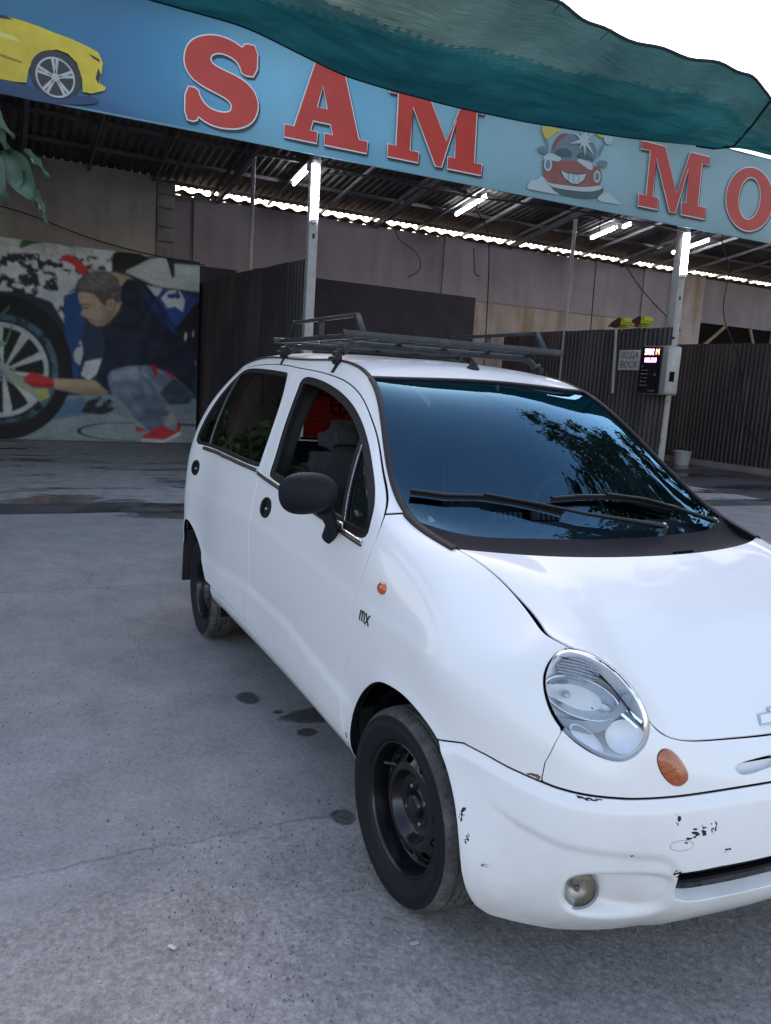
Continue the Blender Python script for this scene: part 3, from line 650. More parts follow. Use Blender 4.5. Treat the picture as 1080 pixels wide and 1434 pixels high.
for s_ in mxs: b.tube([Vector(p)+e1*x*1.22+e2*y*1.12 for x, y in s_], .0018, n=6)
b.build('model_lettering', M_trim, bodyparts['right'][0])
# chips and scuffs that show the dark plastic
def chips(S, axes, cx, cz, rx, rz, seedv, thr, parent, mat=M_chip, name='paint_chip'):
    r = np.random.default_rng(seedv); k = r.normal(size=(26, 2))*[21, 21]; ph = r.uniform(0, 6.3, 26); am = r.uniform(.5, 1, 26)
    def f(V):
        q = np.stack([(V[:, axes[0]]-cx)/rx, (V[:, axes[1]]-cz)/rz], 1); w = (am*np.cos(q@k.T*.35+ph)).sum(1)/5
        return -(w-thr)+np.maximum(0, (q**2).sum(1)-.35)*2.2
    # finer triangles so the ragged outline survives
    z = fcut(S, lambda V: np.maximum(np.abs(V[:, axes[0]]-cx)-rx*1.3, np.abs(V[:, axes[1]]-cz)-rz*1.3))
    for _ in range(2):
        V, N, T = z
        if len(T) == 0: return
        E = np.sort(np.concatenate([T[:, [0, 1]], T[:, [1, 2]], T[:, [2, 0]]]), 1); U, inv = np.unique(E, axis=0, return_inverse=True); inv = inv.ravel()+len(V)
        m_ = len(T); a, b, c = inv[:m_], inv[m_:2*m_], inv[2*m_:]
        z = (np.concatenate([V, (V[U[:, 0]]+V[U[:, 1]])/2]), np.concatenate([N, (N[U[:, 0]]+N[U[:, 1]])/2]), np.concatenate([np.stack([T[:, 0], a, c], 1), np.stack([a, T[:, 1], b], 1), np.stack([c, b, T[:, 2]], 1), np.stack([a, b, c], 1)]))
    z = fcut(z, f)
    if len(z[2]): raw(name, z[0]+z[1]*.0007, z[2], mat, parent, N=z[1])
chips(S_bump, (1, 2), -.385, .513, .010, .016, 3, -.1, bumper)
chips(S_bump, (1, 2), -.335, .482, .030, .016, 5, .25, bumper)
chips(S_bump, (1, 2), -.295, .487, .012, .020, 8, .25, bumper)
chips(S_bump, (1, 2), -.36, .468, .030, .012, 11, .55, bumper)
chips(S_bump, (1, 2), -.26, .430, .012, .012, 12, .2, bumper)
chips(S_bump, (1, 2), -.378, .392, .010, .016, 14, .0, bumper)
chips(S_bump, (1, 2), -.556, .5465, .026, .0045, 16, -.3, bumper)
chips(S_bump, (1, 2), -.48, .435, .004, .004, 17, -.4, bumper)
chips(S_bump, (0, 2), .338, .435, .008, .022, 19, .0, bumper)
chips(S_bump, (0, 2), .362, .385, .006, .020, 20, .1, bumper)
chips(S_bump, (0, 2), .405, .345, .012, .007, 22, .2, bumper)
chips(S_fender, (0, 2), .452, .565, .016, .008, 25, -.4, bodyparts['right'][0], mat=M_rust, name='rust_spot')
# parting line ring stamped on the bumper
Sb = S_bump; path, nn = [], []
for a in np.linspace(0, 2*pi, 40):
    yy, zz = -.376+.027*cos(a), .456+.011*sin(a); d2 = (Sb[0][:, 1]-yy)**2+(Sb[0][:, 2]-zz)**2; kk = np.argsort(d2)[:6]; w8 = 1/(d2[kk]+1e-7); w8 /= w8.sum()
    path.append([float((Sb[0][kk, 0]*w8).sum()), yy, zz]); q_ = (Sb[1][kk]*w8[:, None]).sum(0); nn.append(q_/np.linalg.norm(q_))
path = np.array(path); path[:, 0] = blur(path, 0, 4)[:, 0]
strip('screw_cover_edge', path, np.array(nn), .0015, .0008, M_alu, bumper)

# ---------------------------------------------------------------- lamps
HLm = Matrix((HLU, HLW, HLN)).transposed().to_4x4(); HLm.translation = Vector(HLC); HLm = HLm @ Matrix.Rotation(.055, 4, 'Y')
def hl_pts(scale, h, c=(0, 0)): return [HLm @ Vector((c[0]+(x-c[0])*scale, c[1]+(y-c[1])*scale, h)) for x, y in HL]
M_dishm = pbr('lamp_dish', (.56, .60, .65), .22, metal=.75, var=.06, scale=40)
def headlight(sg):
    objs = []
    H = [np.array([tuple(v) for v in hl_pts(s, h)]) for s, h in ((.995, -.030), (1.0, -.004), (.985, .004), (.94, .012), (.85, .020), (.68, .027), (.45, .031), (.2, .033), (.02, .0335))]
    lens = lofted('headlight', H, M_lens, car, caps=False); objs.append(lens)
    seal = lofted('lamp_seal', [np.array([tuple(v) for v in hl_pts(s, h)]) for s, h in ((1.0, -.035), (1.008, -.006), (1.0, -.002), (.99, -.002), (.98, -.012))], M_trim, lens, caps=False); objs.append(seal)
    bowl = lofted('lamp_bowl', [np.array([tuple(v) for v in hl_pts(s, h)]) for s, h in ((.985, -.004), (.95, -.009), (.90, -.016), (.80, -.028), (.6, -.038), (.3, -.042), (.02, -.043))], M_bowl, lens, caps=False); objs.append(bowl)
    def dish(cx, cy, rx, ry, dep, mat, tilt=0.0, n=40, name='reflector', z0=-.012):
        R = []
        for s, h in ((1.08, 0), (1.0, .003), (.97, -.002), (.85, -.35*dep), (.6, -.72*dep), (.3, -.93*dep), (.03, -dep)):
            R.append(np.array([tuple(HLm @ Vector((cx+rx*s*cos(a)*cos(tilt)-ry*s*sin(a)*sin(tilt), cy+rx*s*cos(a)*sin(tilt)+ry*s*sin(a)*cos(tilt), z0+h))) for a in np.linspace(0, 2*pi, n, endpoint=False)]))
        o = lofted(name, R, mat, lens, caps=False); objs.append(o); return o
    dish(-.028, .018, .082, .040, .042, M_dishm, radians(-12))
    dish(.070, -.050, .038, .034, .022, M_bowl, 0)
    dish(-.010, -.066, .040, .016, .010, M_bowl, radians(-34))
    b = MB(); b.lathe([(0, .016), (.006, .015), (.008, .008), (.008, -.02), (.017, -.021), (.018, -.028)], n=18); bmesh.ops.transform(b.bm, matrix=HLm @ Matrix.Translation((-.060, .022, -.022)), verts=b.bm.verts); objs.append(b.build('bulb', M_bulb, lens))
    b = MB()                                                # curved grey bezel between the dishes
    A = [(-.095, -.020), (-.06, -.030), (-.02, -.030), (.02, -.018), (.045, .004), (.058, .036)]; Bq = [(.082, .052), (.068, .006), (.05, -.012), (.03, -.040), (.0, -.056), (-.045, -.052)]
    b.prism(A+Bq, HLm @ Vector((0, 0, -.0135)), HLU, HLW, .002); objs.append(b.build('bezel', M_bezel, lens))
    b = MB()
    for k in range(7):
        w = .046*math.sqrt(max(0, 1-((k-3)/3.7)**2)); yy = .058+.0065*k
        b.tube([HLm @ Vector((-.047-w+.002*k, yy+.004, -.014)), HLm @ Vector((-.047+.002*k, yy+.001, -.009)), HLm @ Vector((-.047+w+.002*k, yy-.006, -.014))], .0036, n=8)
    objs.append(b.build('indicator_cell', M_rib, lens, angle=70))
    b = MB()
    for k in range(2): b.box(HLm @ Vector((.084-.008*k, -.002-.012*k, -.012)), (.045, .006, .004), rot=HLm.to_3x3() @ Matrix.Rotation(radians(-34), 3, 'Z'))
    objs.append(b.build('reflector_step', M_reflector, lens))
    if sg == -1:
        for o_ in objs: o_.data.transform(Matrix.Diagonal((1, -1, 1, 1))); o_.data.flip_normals()
M_bowl = pbr('lamp_bowl_silver', (.80, .82, .85), .45, var=.05, scale=30); M_bezel = pbr('lamp_bezel', (.24, .27, .31), .35, metal=.2)
M_rib = pbr('indicator_cell', (.30, .32, .35), .2, metal=.2, var=.3, scale=160); M_bulb = pbr('bulb', (.25, .27, .30), .1, metal=.6)
headlight(1); headlight(-1)
nzone = sub((AB[:, 0] > .3) & (AB[:, 2] < .75))
for f_, m_ in ((lambda S: S, 1), (mirror, -1)):
    o = fcut(nzone, P2(SIG, (1, 2), grow=-.002)); d = np.clip(-sdf(SIG, o[0][:, [1, 2]])/.03, 0, 1)
    o = (o[0]+o[1]*(.010*np.sqrt(d))[:, None]-o[1]*.001, o[1], o[2]); o = f_(o)
    raw('indicator_lamp', o[0], o[2], M_amber, nose)
    # fog lamp
    c = Vector((.532, -.556*m_, .334)); nrm = Vector((.86, -.50*m_, .06)).normalized(); R = frame_from(nrm).to_4x4()
    fl = MB(); fl.lathe([(0, .009), (.018, .0085), (.032, .006), (.041, .001)], c=c, M=R, n=36); fo = fl.build('fog_lamp', M_lens, bumper)
    fd = MB(); fd.lathe([(.041, 0), (.034, -.010), (.022, -.018), (.010, -.021), (0, -.0215)], c=c, M=R, n=36); fd.build('fog_reflector', M_foglens, fo)
    fu = MB(); fu.lathe([(0, .006), (.006, .005), (.008, 0), (.008, -.02)], c=c, M=R, n=14); fu.build('bulb', M_bulb, fo)
    fb = MB(); fb.lathe([(.041, .002), (.045, .006), (.048, .002), (.048, -.03)], c=c, M=R, n=36); fb.build('fog_lamp_ring', M_foggrey, fo) if 'M_foggrey' in globals() else fb.build('fog_lamp_ring', M_alu, fo)
# lower grille: dark mouth with bars, its white lip is the bumper's own edge
gm = MB()
gy = np.linspace(-.40, .40, 41); gxf = lambda y, z: float(np.interp(abs(y), [0, .13, .285, .37, .42], [.664, .660, .646, .628, .61]))-.040
for z0, z1 in ((.30, .42),):
    for a, b in zip(gy, gy[1:]): gm.face([(gxf(a, 0)-.05, a, z0), (gxf(b, 0)-.05, b, z0), (gxf(b, 0)-.05, b, z1), (gxf(a, 0)-.05, a, z1)])
gro = gm.build('grille', M_dark, bumper)
for zz in (.338, .360, .382):
    g_ = MB(); g_.tube([(gxf(y, 0)-.004, y, zz) for y in gy], .0065, n=8, flat=(1.6, .8)); g_.build('grille_bar', M_black, gro)
sl_ = MB(); 
for a, b in zip(gy, gy[1:]):
    if abs(a) < .24: sl_.face([(gxf(a, 0)-.016, a, .56), (gxf(b, 0)-.016, b, .56), (gxf(b, 0)-.034, b, .583), (gxf(a, 0)-.034, a, .583)])
aso = sl_.build('air_slot', M_paint, nose); sb_ = MB()
for a, b in zip(gy, gy[1:]):
    if abs(a) < .24: sb_.face([(gxf(a, 0)-.060, a, .57), (gxf(b, 0)-.060, b, .57), (gxf(b, 0)-.060, b, .62), (gxf(a, 0)-.060, a, .62)])
sb_.build('slot_back', M_dark, aso)
# badge: outlined bow tie on the hood edge
def hood_pt(x, y):
    i = int(np.argmin((GH[..., 0].ravel()-x)**2+(GH[..., 1].ravel()-y)**2)); return SH[0][i], SH[1][i]
bp, bn = hood_pt(.548, 0.0); bx = Vector((0, 1, 0)); bz = Vector(bn).normalized(); by = bz.cross(bx)
BT = [(-.075, -.010), (-.066, .013), (-.026, .013), (-.026, .024), (.026, .024), (.026, .013), (.075, .013), (.066, -.013), (.026, -.013), (.026, -.024), (-.026, -.024), (-.026, -.013)]
BT[0] = (-.075, -.013)
ba = MB(); ba.prism(BT, Vector(bp)-bz*.002, bx, by, .006); bo = ba.build('badge', M_chrome, hood)
BI = [(x*(.93 if abs(x) > .05 else .86), y*(.72 if abs(y) < .02 else .86)) for x, y in BT]
bi = MB(); bi.prism(BI, Vector(bp)+bz*.004, bx, by, .0008); bi.build('badge_field', M_paint, bo)

# ---------------------------------------------------------------- wheels
def wheel(x, y, sg, steer=0.0):
    n = 96
    # steel disc with holes
    prof = [(.1775, .052), (.1735, .056), (.168, .050), (.164, .030), (.160, .004), (.156, .000), (.148, .006), (.138, .016), (.126, .022), (.114, .028), (.104, .031), (.096, .028), (.088, .012), (.082, .002), (.070, -.004), (.058, -.004), (.046, -.002), (.036, .002), (.031, .014), (.027, .020), (.015, .0225), (.001, .023)]
    P = res(np.array([(r, h, 0) for r, h in prof]), 110)
    a = np.linspace(0, 2*pi, n*2+1)
    G = np.stack([P[:, None, 0]*np.cos(a)[None], P[:, None, 0]*np.sin(a)[None], np.repeat(P[:, 1:2], len(a), 1)], 2)
    S = surf(G, up=(0, 0, 1)); S = weld(S)
    def holes(V):
        th = np.arctan2(V[:, 1], V[:, 0]); k = np.round(th/(2*pi/12)); d = th-k*(2*pi/12); r = np.hypot(V[:, 0], V[:, 1])
        big = .0135+.002*((k % 3) == 0)
        return big-np.hypot((r-.1315)*1.05, r*d*.85)
    S = cut(S, holes(S[0]))
    rim = panel('wheel', S, M_steel, car, lip=.006, edge=.001)
    # tyre
    tp = [(.172, .040), (.178, .056), (.186, .062), (.192, .0635), (.205, .071), (.214, .0735), (.216, .0747), (.222, .0750), (.224, .0738), (.240, .0712), (.242, .0718), (.246, .0700), (.252, .064), (.2590, .0565), (.2622, .048), (.2630, .040), (.2570, .0392), (.2570, .0335), (.2645, .0325), (.2650, .016), (.2590, .015), (.2590, .0095), (.2655, .0085)]
    tp = tp+[(r, -h) for r, h in tp[::-1]]
    m = 180; V = []
    for i in range(m):
        th = 2*pi*i/m
        for r, h in tp:
            rr = r
            if r > .2515 and abs(h) > .041 and i % 3 == 0: rr -= .0055*min(1, (r-.2505)/.008)
            if r > .262 and .0 < abs(h) < .041 and (i+int(h > 0)) % 5 == 0: rr -= .003
            px, pz = rr*cos(th), rr*sin(th)
            if rr > .19 and pz < -.2605: hh = h*(1+.05); pz = -.2605-(abs(pz)-.2605)*.25
            else: hh = h
            V.append((px, pz, hh))
    k = len(tp); F = [(i*k+j, ((i+1) % m)*k+j, ((i+1) % m)*k+j+1, i*k+j+1) for i in range(m) for j in range(k-1)]
    ty = raw('tyre', V, F, [M_rubber, M_tread], rim, smooth=True); ty.data.set_sharp_from_angle(angle=radians(40))
    mi = np.zeros(len(F), int)
    for q, f in enumerate(F):
        j = f[0] % k; mi[q] = 1 if 11 <= j <= k-13 else 0
    ty.data.polygons.foreach_set('material_index', mi)
    for q in range(4):
        an = radians(20)+q*pi/2; b = MB(); b.lathe([(0, .016), (.004, .0155), (.0075, .012), (.008, .0), (.011, -.002)], c=(.050*cos(an), .050*sin(an), -.003), n=6); b.build('wheel_bolt', M_bolt, rim)
    b = MB(); b.lathe([(.165, .012), (.150, -.03), (.158, -.07), (.175, -.072), (.1765, .045)], n=64); b.build('rim_barrel', M_steel, rim)
    b = MB(); b.lathe([(0, -.055), (.12, -.055), (.12, -.06), (0, -.06)], n=40); b.build('brake_disc', M_dark, rim)
    vv = MB(); vv.tube([(.140*cos(2.5), .140*sin(2.5), .012), (.150*cos(2.5), .150*sin(2.5), .036)], .0042, n=8); vv.build('valve', M_alu, rim)
    R = Matrix.Rotation(pi/2, 4, 'X') if sg == 1 else Matrix.Rotation(-pi/2, 4, 'X')
    rim.matrix_world = Matrix.Translation((x, y*-sg, .2642)) @ Matrix.Rotation(steer, 4, 'Z') @ R @ Matrix.Rotation(radians(37*x+11), 4, 'Z')
    return rim
M_bolt = pbr('bolt_steel', (.16, .16, .17), .4, metal=.8, var=.4, scale=60)
wheel(0.0, .655, 1, radians(2.5)); wheel(0.0, .655, -1, radians(2.5)); wheel(-2.35, .640, 1); wheel(-2.35, .640, -1)
for ax_, yy in ((0.0, .70), (-2.35, .70)):
    for s_ in (1, -1):
        b = MB(); n = 30; r = .315; cz = .275
        lay = [(yy-.012, 1), (.42, 1)]
        pr = [(ax_+.03+r*cos(t), cz+r*sin(t)) for t in np.linspace(-.25, pi+.25, n)]
        for (x0, z0), (x1, z1) in zip(pr, pr[1:]): b.face([(x0, -s_*(yy-.012), z0), (x1, -s_*(yy-.012), z1), (x1, -s_*.42, z1), (x0, -s_*.42, z0)])
        b.face([(x, -s_*.42, z) for x, z in pr]); b.build('arch_liner', M_black, car)
b = MB(); b.span((-2.8, -.60, .17), (.22, .60, .24)); b.build('floor_pan', M_dark, car)
for s_ in (1, -1):
    b = MB(); b.box((-2.665, -s_*.675, .37), (.012, .13, .30), rot=Matrix.Rotation(radians(6), 3, 'Y'), bev=.004); b.build('mud_flap', M_mudflap, car)
    b = MB(); b.box((-.285, -s_*.66, .34), (.010, .10, .17), rot=Matrix.Rotation(radians(-10), 3, 'Y'), bev=.003); b.build('mud_flap', M_mudflap, car)

# ---------------------------------------------------------------- wipers (world-fixed to the screen surface)
def ws_pt(i, j, off): p = SW[0][int(i)*90+int(j)]; n = SW[1][int(i)*90+int(j)]; return Vector(p+n*off)
def wiper(blade, arm, name='wiper'):
    b = MB(); pts = [ws_pt(i, j, .014) for i, j in blade]; b.tube(pts, [.006]*len(pts), n=8, flat=(1.5, 1)); 
    wo_ = b.build(name, M_trim, car)
    b = MB(); b.tube([ws_pt(i, j, .006) for i, j in blade], .004, n=6, flat=(.5, 2)); b.build('wiper_rubber', M_rubber, wo_)
    b = MB(); pa = [ws_pt(i, j, o) for i, j, o in arm]; b.tube(pa, [.0065]*(len(pa)-2)+[.009, .012], n=8, flat=(1.2, .8)); b.build('wiper_arm', M_trim, wo_)
    c = pa[-1]; k = MB(); k.lathe([(0, .012), (.006, .011), (.009, .004), (.014, .002), (.015, -.02)], c=c, M=frame_from((.35, 0, .94)).to_4x4(), n=14); k.build('wiper_nut', M_alu, wo_)
wiper([(4, 19), (14, 19.5), (25, 19), (36, 16), (47, 12)], [(25, 19, .022), (40, 14.6, .026), (53, 10, .026), (66, 7, .024), (80, 4, .014)])
wiper([(46, 18), (56, 19.4), (66, 19.6), (80, 17), (94, 13)], [(66, 19, .022), (80, 16.5, .026), (90, 12.5, .026), (100, 7.5, .022), (108, 2, .014)])

# ---------------------------------------------------------------- cabin
def seat(x, y):
    b = MB(); bb = bmesh.new(); bmesh.ops.create_cube(bb, size=1); bmesh.ops.scale(bb, vec=(.50, .48, .16), verts=bb.verts); bmesh.ops.bevel(bb, geom=list(bb.edges), offset=.05, segments=3, affect='EDGES'); b._add(bb, Matrix.Translation((x, y, .50)))
    o = b.build('seat', M_seat, car)
    b = MB(); bb = bmesh.new(); bmesh.ops.create_cube(bb, size=1); bmesh.ops.scale(bb, vec=(.13, .47, .58), verts=bb.verts); bmesh.ops.bevel(bb, geom=list(bb.edges), offset=.05, segments=3, affect='EDGES')
    for v in bb.verts:
        if v.co.z > .1: v.co.y *= .84
        v.co.x -= abs(v.co.y)*.0-.12*max(0, abs(v.co.y)-.12)
    b._add(bb, Matrix.Translation((x-.30, y, .80)) @ Matrix.Rotation(radians(-14), 4, 'Y')); b.build('backrest', M_seat, o)
    b = MB(); bb = bmesh.new(); bmesh.ops.create_cube(bb, size=1); bmesh.ops.scale(bb, vec=(.10, .235, .175), verts=bb.verts); bmesh.ops.bevel(bb, geom=list(bb.edges), offset=.048, segments=5, affect='EDGES'); bmesh.ops.smooth_vert(bb, verts=bb.verts, factor=.5, use_axis_x=True, use_axis_y=True, use_axis_z=True); b._add(bb, Matrix.Translation((x-.385, y, 1.135)) @ Matrix.Rotation(radians(-14), 4, 'Y')); b.build('headrest', M_seat, o)
    return o
seat(-1.02, -.34); seat(-1.02, .34)
b = MB(); b.box((-2.05, 0, .50), (.48, 1.16, .18), bev=.05); b.box((-2.33, 0, .78), (.14, 1.16, .52), rot=Matrix.Rotation(radians(-18), 3, 'Y'), bev=.05); b.build('rear_bench', M_seat, car)
b = MB(); dpts = [(-.02, .86), (-.10, .905), (-.30, .945), (-.46, .945), (-.53, .90), (-.55, .80), (-.50, .62), (-.30, .5)]
b.prism([(x, z) for x, z in dpts], (0, .63, 0), (1, 0, 0), (0, 0, 1), 1.26); dash = b.build('dashboard', M_dash, car, angle=50)
for yy in (-.10, .08):
    b = MB()
    for k in range(6): b.box((-.515+.004*k, yy-.045+.018*k, .955), (.03, .011, .03), rot=Matrix.Rotation(radians(-20), 3, 'Y'))
    b.build('air_vent', M_silver_vent, dash)
b = MB(); 
for k in range(6): b.box((-.30, -.13+.03*k, .949), (.05, .022, .004))
b.build('dash_label', M_silver_vent, dash)
b = MB(); cs_ = Vector((-.70, .34, .90)); Rw = Matrix.Rotation(radians(62), 3, 'Y')
ring_ = [cs_+Rw @ Vector((.175*cos(t), .175*sin(t), 0)) for t in np.linspace(0, 2*pi, 41)]; b.tube(ring_, .014, n=10, caps=False)
sw = b.build('steering_wheel', M_trim, car)
b = MB(); b.box(cs_, (.12, .10, .04), rot=Rw, bev=.015)
for t in (0, pi, -pi/2): b.tube([cs_, cs_+Rw @ Vector((.17*cos(t+pi/2), .17*sin(t+pi/2), 0))], .013, n=8)
b.tube([cs_, cs_+Rw @ Vector((0, 0, -.25))], .03); b.build('wheel_hub', M_trim, sw)
b = MB(); b.box((-.72, -.03, 1.335), (.02, .20, .06), rot=Matrix.Rotation(radians(15), 3, 'Y'), bev=.01); b.tube([(-.72, -.03, 1.34), (-.735, -.03, 1.40)], .008); b.build('interior_mirror', M_trim, car)
b = MB(); b.box((-.815, -.405, 1.368), (.035, .05, .012), rot=Matrix.Rotation(radians(30), 3, 'Y'), bev=.004); b.build('visor_clip', M_black, car)
hl_ = MB()
GRi = GR[::8, ::10]-np.array([0, 0, .035])
for i in range(GRi.shape[0]-1):
    for j in range(GRi.shape[1]-1): hl_.face([tuple(GRi[i, j]), tuple(GRi[i+1, j]), tuple(GRi[i+1, j+1]), tuple(GRi[i, j+1])])
hl_.build('headliner', M_dash, car)
for s_ in (1, -1):
    b = MB(); b.tube([(-1.52, -s_*.60, .55), (-1.50, -s_*.60, .95), (-1.53, -s_*.52, 1.20), (-1.56, -s_*.43, 1.37)], .035, n=8, flat=(1.3, .7)); b.build('door_pillar', M_dash, car)
# red blind inside the rear window
M_blind = bpy.data.materials.new('red_blind_cloth'); M_blind.use_nodes = True; _t = M_blind.node_tree; _t.nodes.clear(); _o = _t.nodes.new('ShaderNodeOutputMaterial'); _m = _t.nodes.new('ShaderNodeMixShader'); _a = _t.nodes.new('ShaderNodeBsdfTranslucent'); _b = _t.nodes.new('ShaderNodeBsdfTransparent')
_a.inputs['Color'].default_value = (.42, .12, .085, 1); _b.inputs['Color'].default_value = (.50, .16, .12, 1); _m.inputs[0].default_value = .42; _t.links.new(_a.outputs[0], _m.inputs[1]); _t.links.new(_b.outputs[0], _m.inputs[2]); _t.links.new(_m.outputs[0], _o.inputs['Surface'])
bl = thing('window_blind', 'red mesh sun blind inside the rear window of the white car', 'window blind', (-2.70, .17, 1.05))
b = MB()
b.box((.0, 0, .165), (.003, .44, .35)); b.build('cloth', M_blind, bl)
for j in range(10): MB().box((.004, 0, .02+.033*j), (.003, .44, .0035)).build('slat_line', M_trim, bl)
MB().tube([(0, -.23, .34), (0, .23, .34)], .010, n=8).build('rod', M_trim, bl); MB().tube([(-.012, -.23, -.012), (-.012, .23, -.012)], .008, n=8).build('rod', M_trim, bl)
b = MB(); b.lathe([(.055, 0), (.065, .002), (.065, .004), (.055, .006)], c=(.012, .0, .19), axis='X', n=28); b.box((.014, 0, .19), (.003, .10, .012)); b.box((.014, 0, .19), (.003, .012, .10)); b.build('emblem', M_trim, bl)

# ---------------------------------------------------------------- roof rack
rack = thing('roof_rack', 'dark metal roof rack with raised side rails clamped on the white car roof', 'roof rack', (-1.5, 0, 1.45))
def rk(b, name, parent=rack, mat=None):
    o = b.build(name, mat or M_rack, None, angle=40); o.parent = parent
    if parent is rack: o.matrix_parent_inverse = Matrix.Translation((1.5, 0, -1.45))
    return o
RZ = 1.556
for x, y0 in ((-1.065, .505), (-2.05, .46)):
    rk(MB().span((x-.012, -y0, RZ-.012), (x+.012, y0, RZ+.013), bev=.003), 'end_bar')
for y in (-.42, .42): rk(MB().span((-2.038, y-.012, RZ-.011), (-1.077, y+.012, RZ+.010), bev=.003), 'side_bar')
for y in (-.21, 0, .21): rk(MB().span((-2.038, y-.011, RZ-.010), (-1.077, y+.011, RZ+.006), bev=.003), 'slat')
for x in (-1.30, -1.55, -1.80): rk(MB().span((x-.010, -.408, RZ-.020), (x+.010, .408, RZ-.011), bev=.002), 'cross_slat')
for x in (-1.18, -1.83):
    zf = float(np.interp(x, [-1.83, -1.18], [1.474, 1.446]))
    zc = RZ-.030; path = [(x, -.476, zf+.015), (x, -.470, zf+.055)]+[(x, -.455+.075*(1-cos(t)), zc-.05+.05*sin(t)) for t in np.linspace(.3, pi/2, 6)]
    path += [(p_[0], -p_[1], p_[2]) for p_ in path[::-1]]
    cb = rk(MB().tube(path, .0135, n=12), 'cross_bar')
    for s_ in (1, -1):
        f_ = MB(); f_.box((x, -s_*.478, zf+.022), (.040, .030, .05), bev=.006);         f_.tube([(x-.022, -s_*.50, zf+.02), (x+.03, -s_*.50, zf+.02)], .007, n=8); rk(f_, 'clamp_foot', cb, M_trim)
        iu = int(np.argmin(np.abs(topR[:, 0]-x)+(topR[:, 2] < 1.3)*9)); rows = [j for j in range(G1.shape[1]) if G1[iu, j, 2] > zf-.042]; pth = G1[iu, rows][::-1]*[1, s_, 1]; nn = N1[iu, rows][::-1]*[1, s_, 1]
        so_ = strip('clamp_strap', pth, nn, .030, .004, M_trim, cb)
for s_ in (1, -1):
    yy = -s_*.42; hp = [(-1.90, yy, RZ+.01), (-1.86, yy, RZ+.078), (-1.14, yy, RZ+.078), (-1.072, yy, RZ+.008)]
    for a, c_ in zip(hp, hp[1:]): pass
    h = MB()
    for a, c_, in zip(hp, hp[1:]):
        a_, c2 = Vector(a), Vector(c_); d_ = c2-a_; L_ = d_.length; ang = math.atan2(-d_.z, d_.x)
        h.box((a_+c2)/2, (L_+.012, .022, .014), rot=Matrix.Rotation(ang, 3, 'Y'), bev=.002)
    rk(h, 'side_rail')
    rk(MB().span((-1.53, yy-.011, RZ+.01), (-1.51, yy+.011, RZ+.072)), 'rail_post')
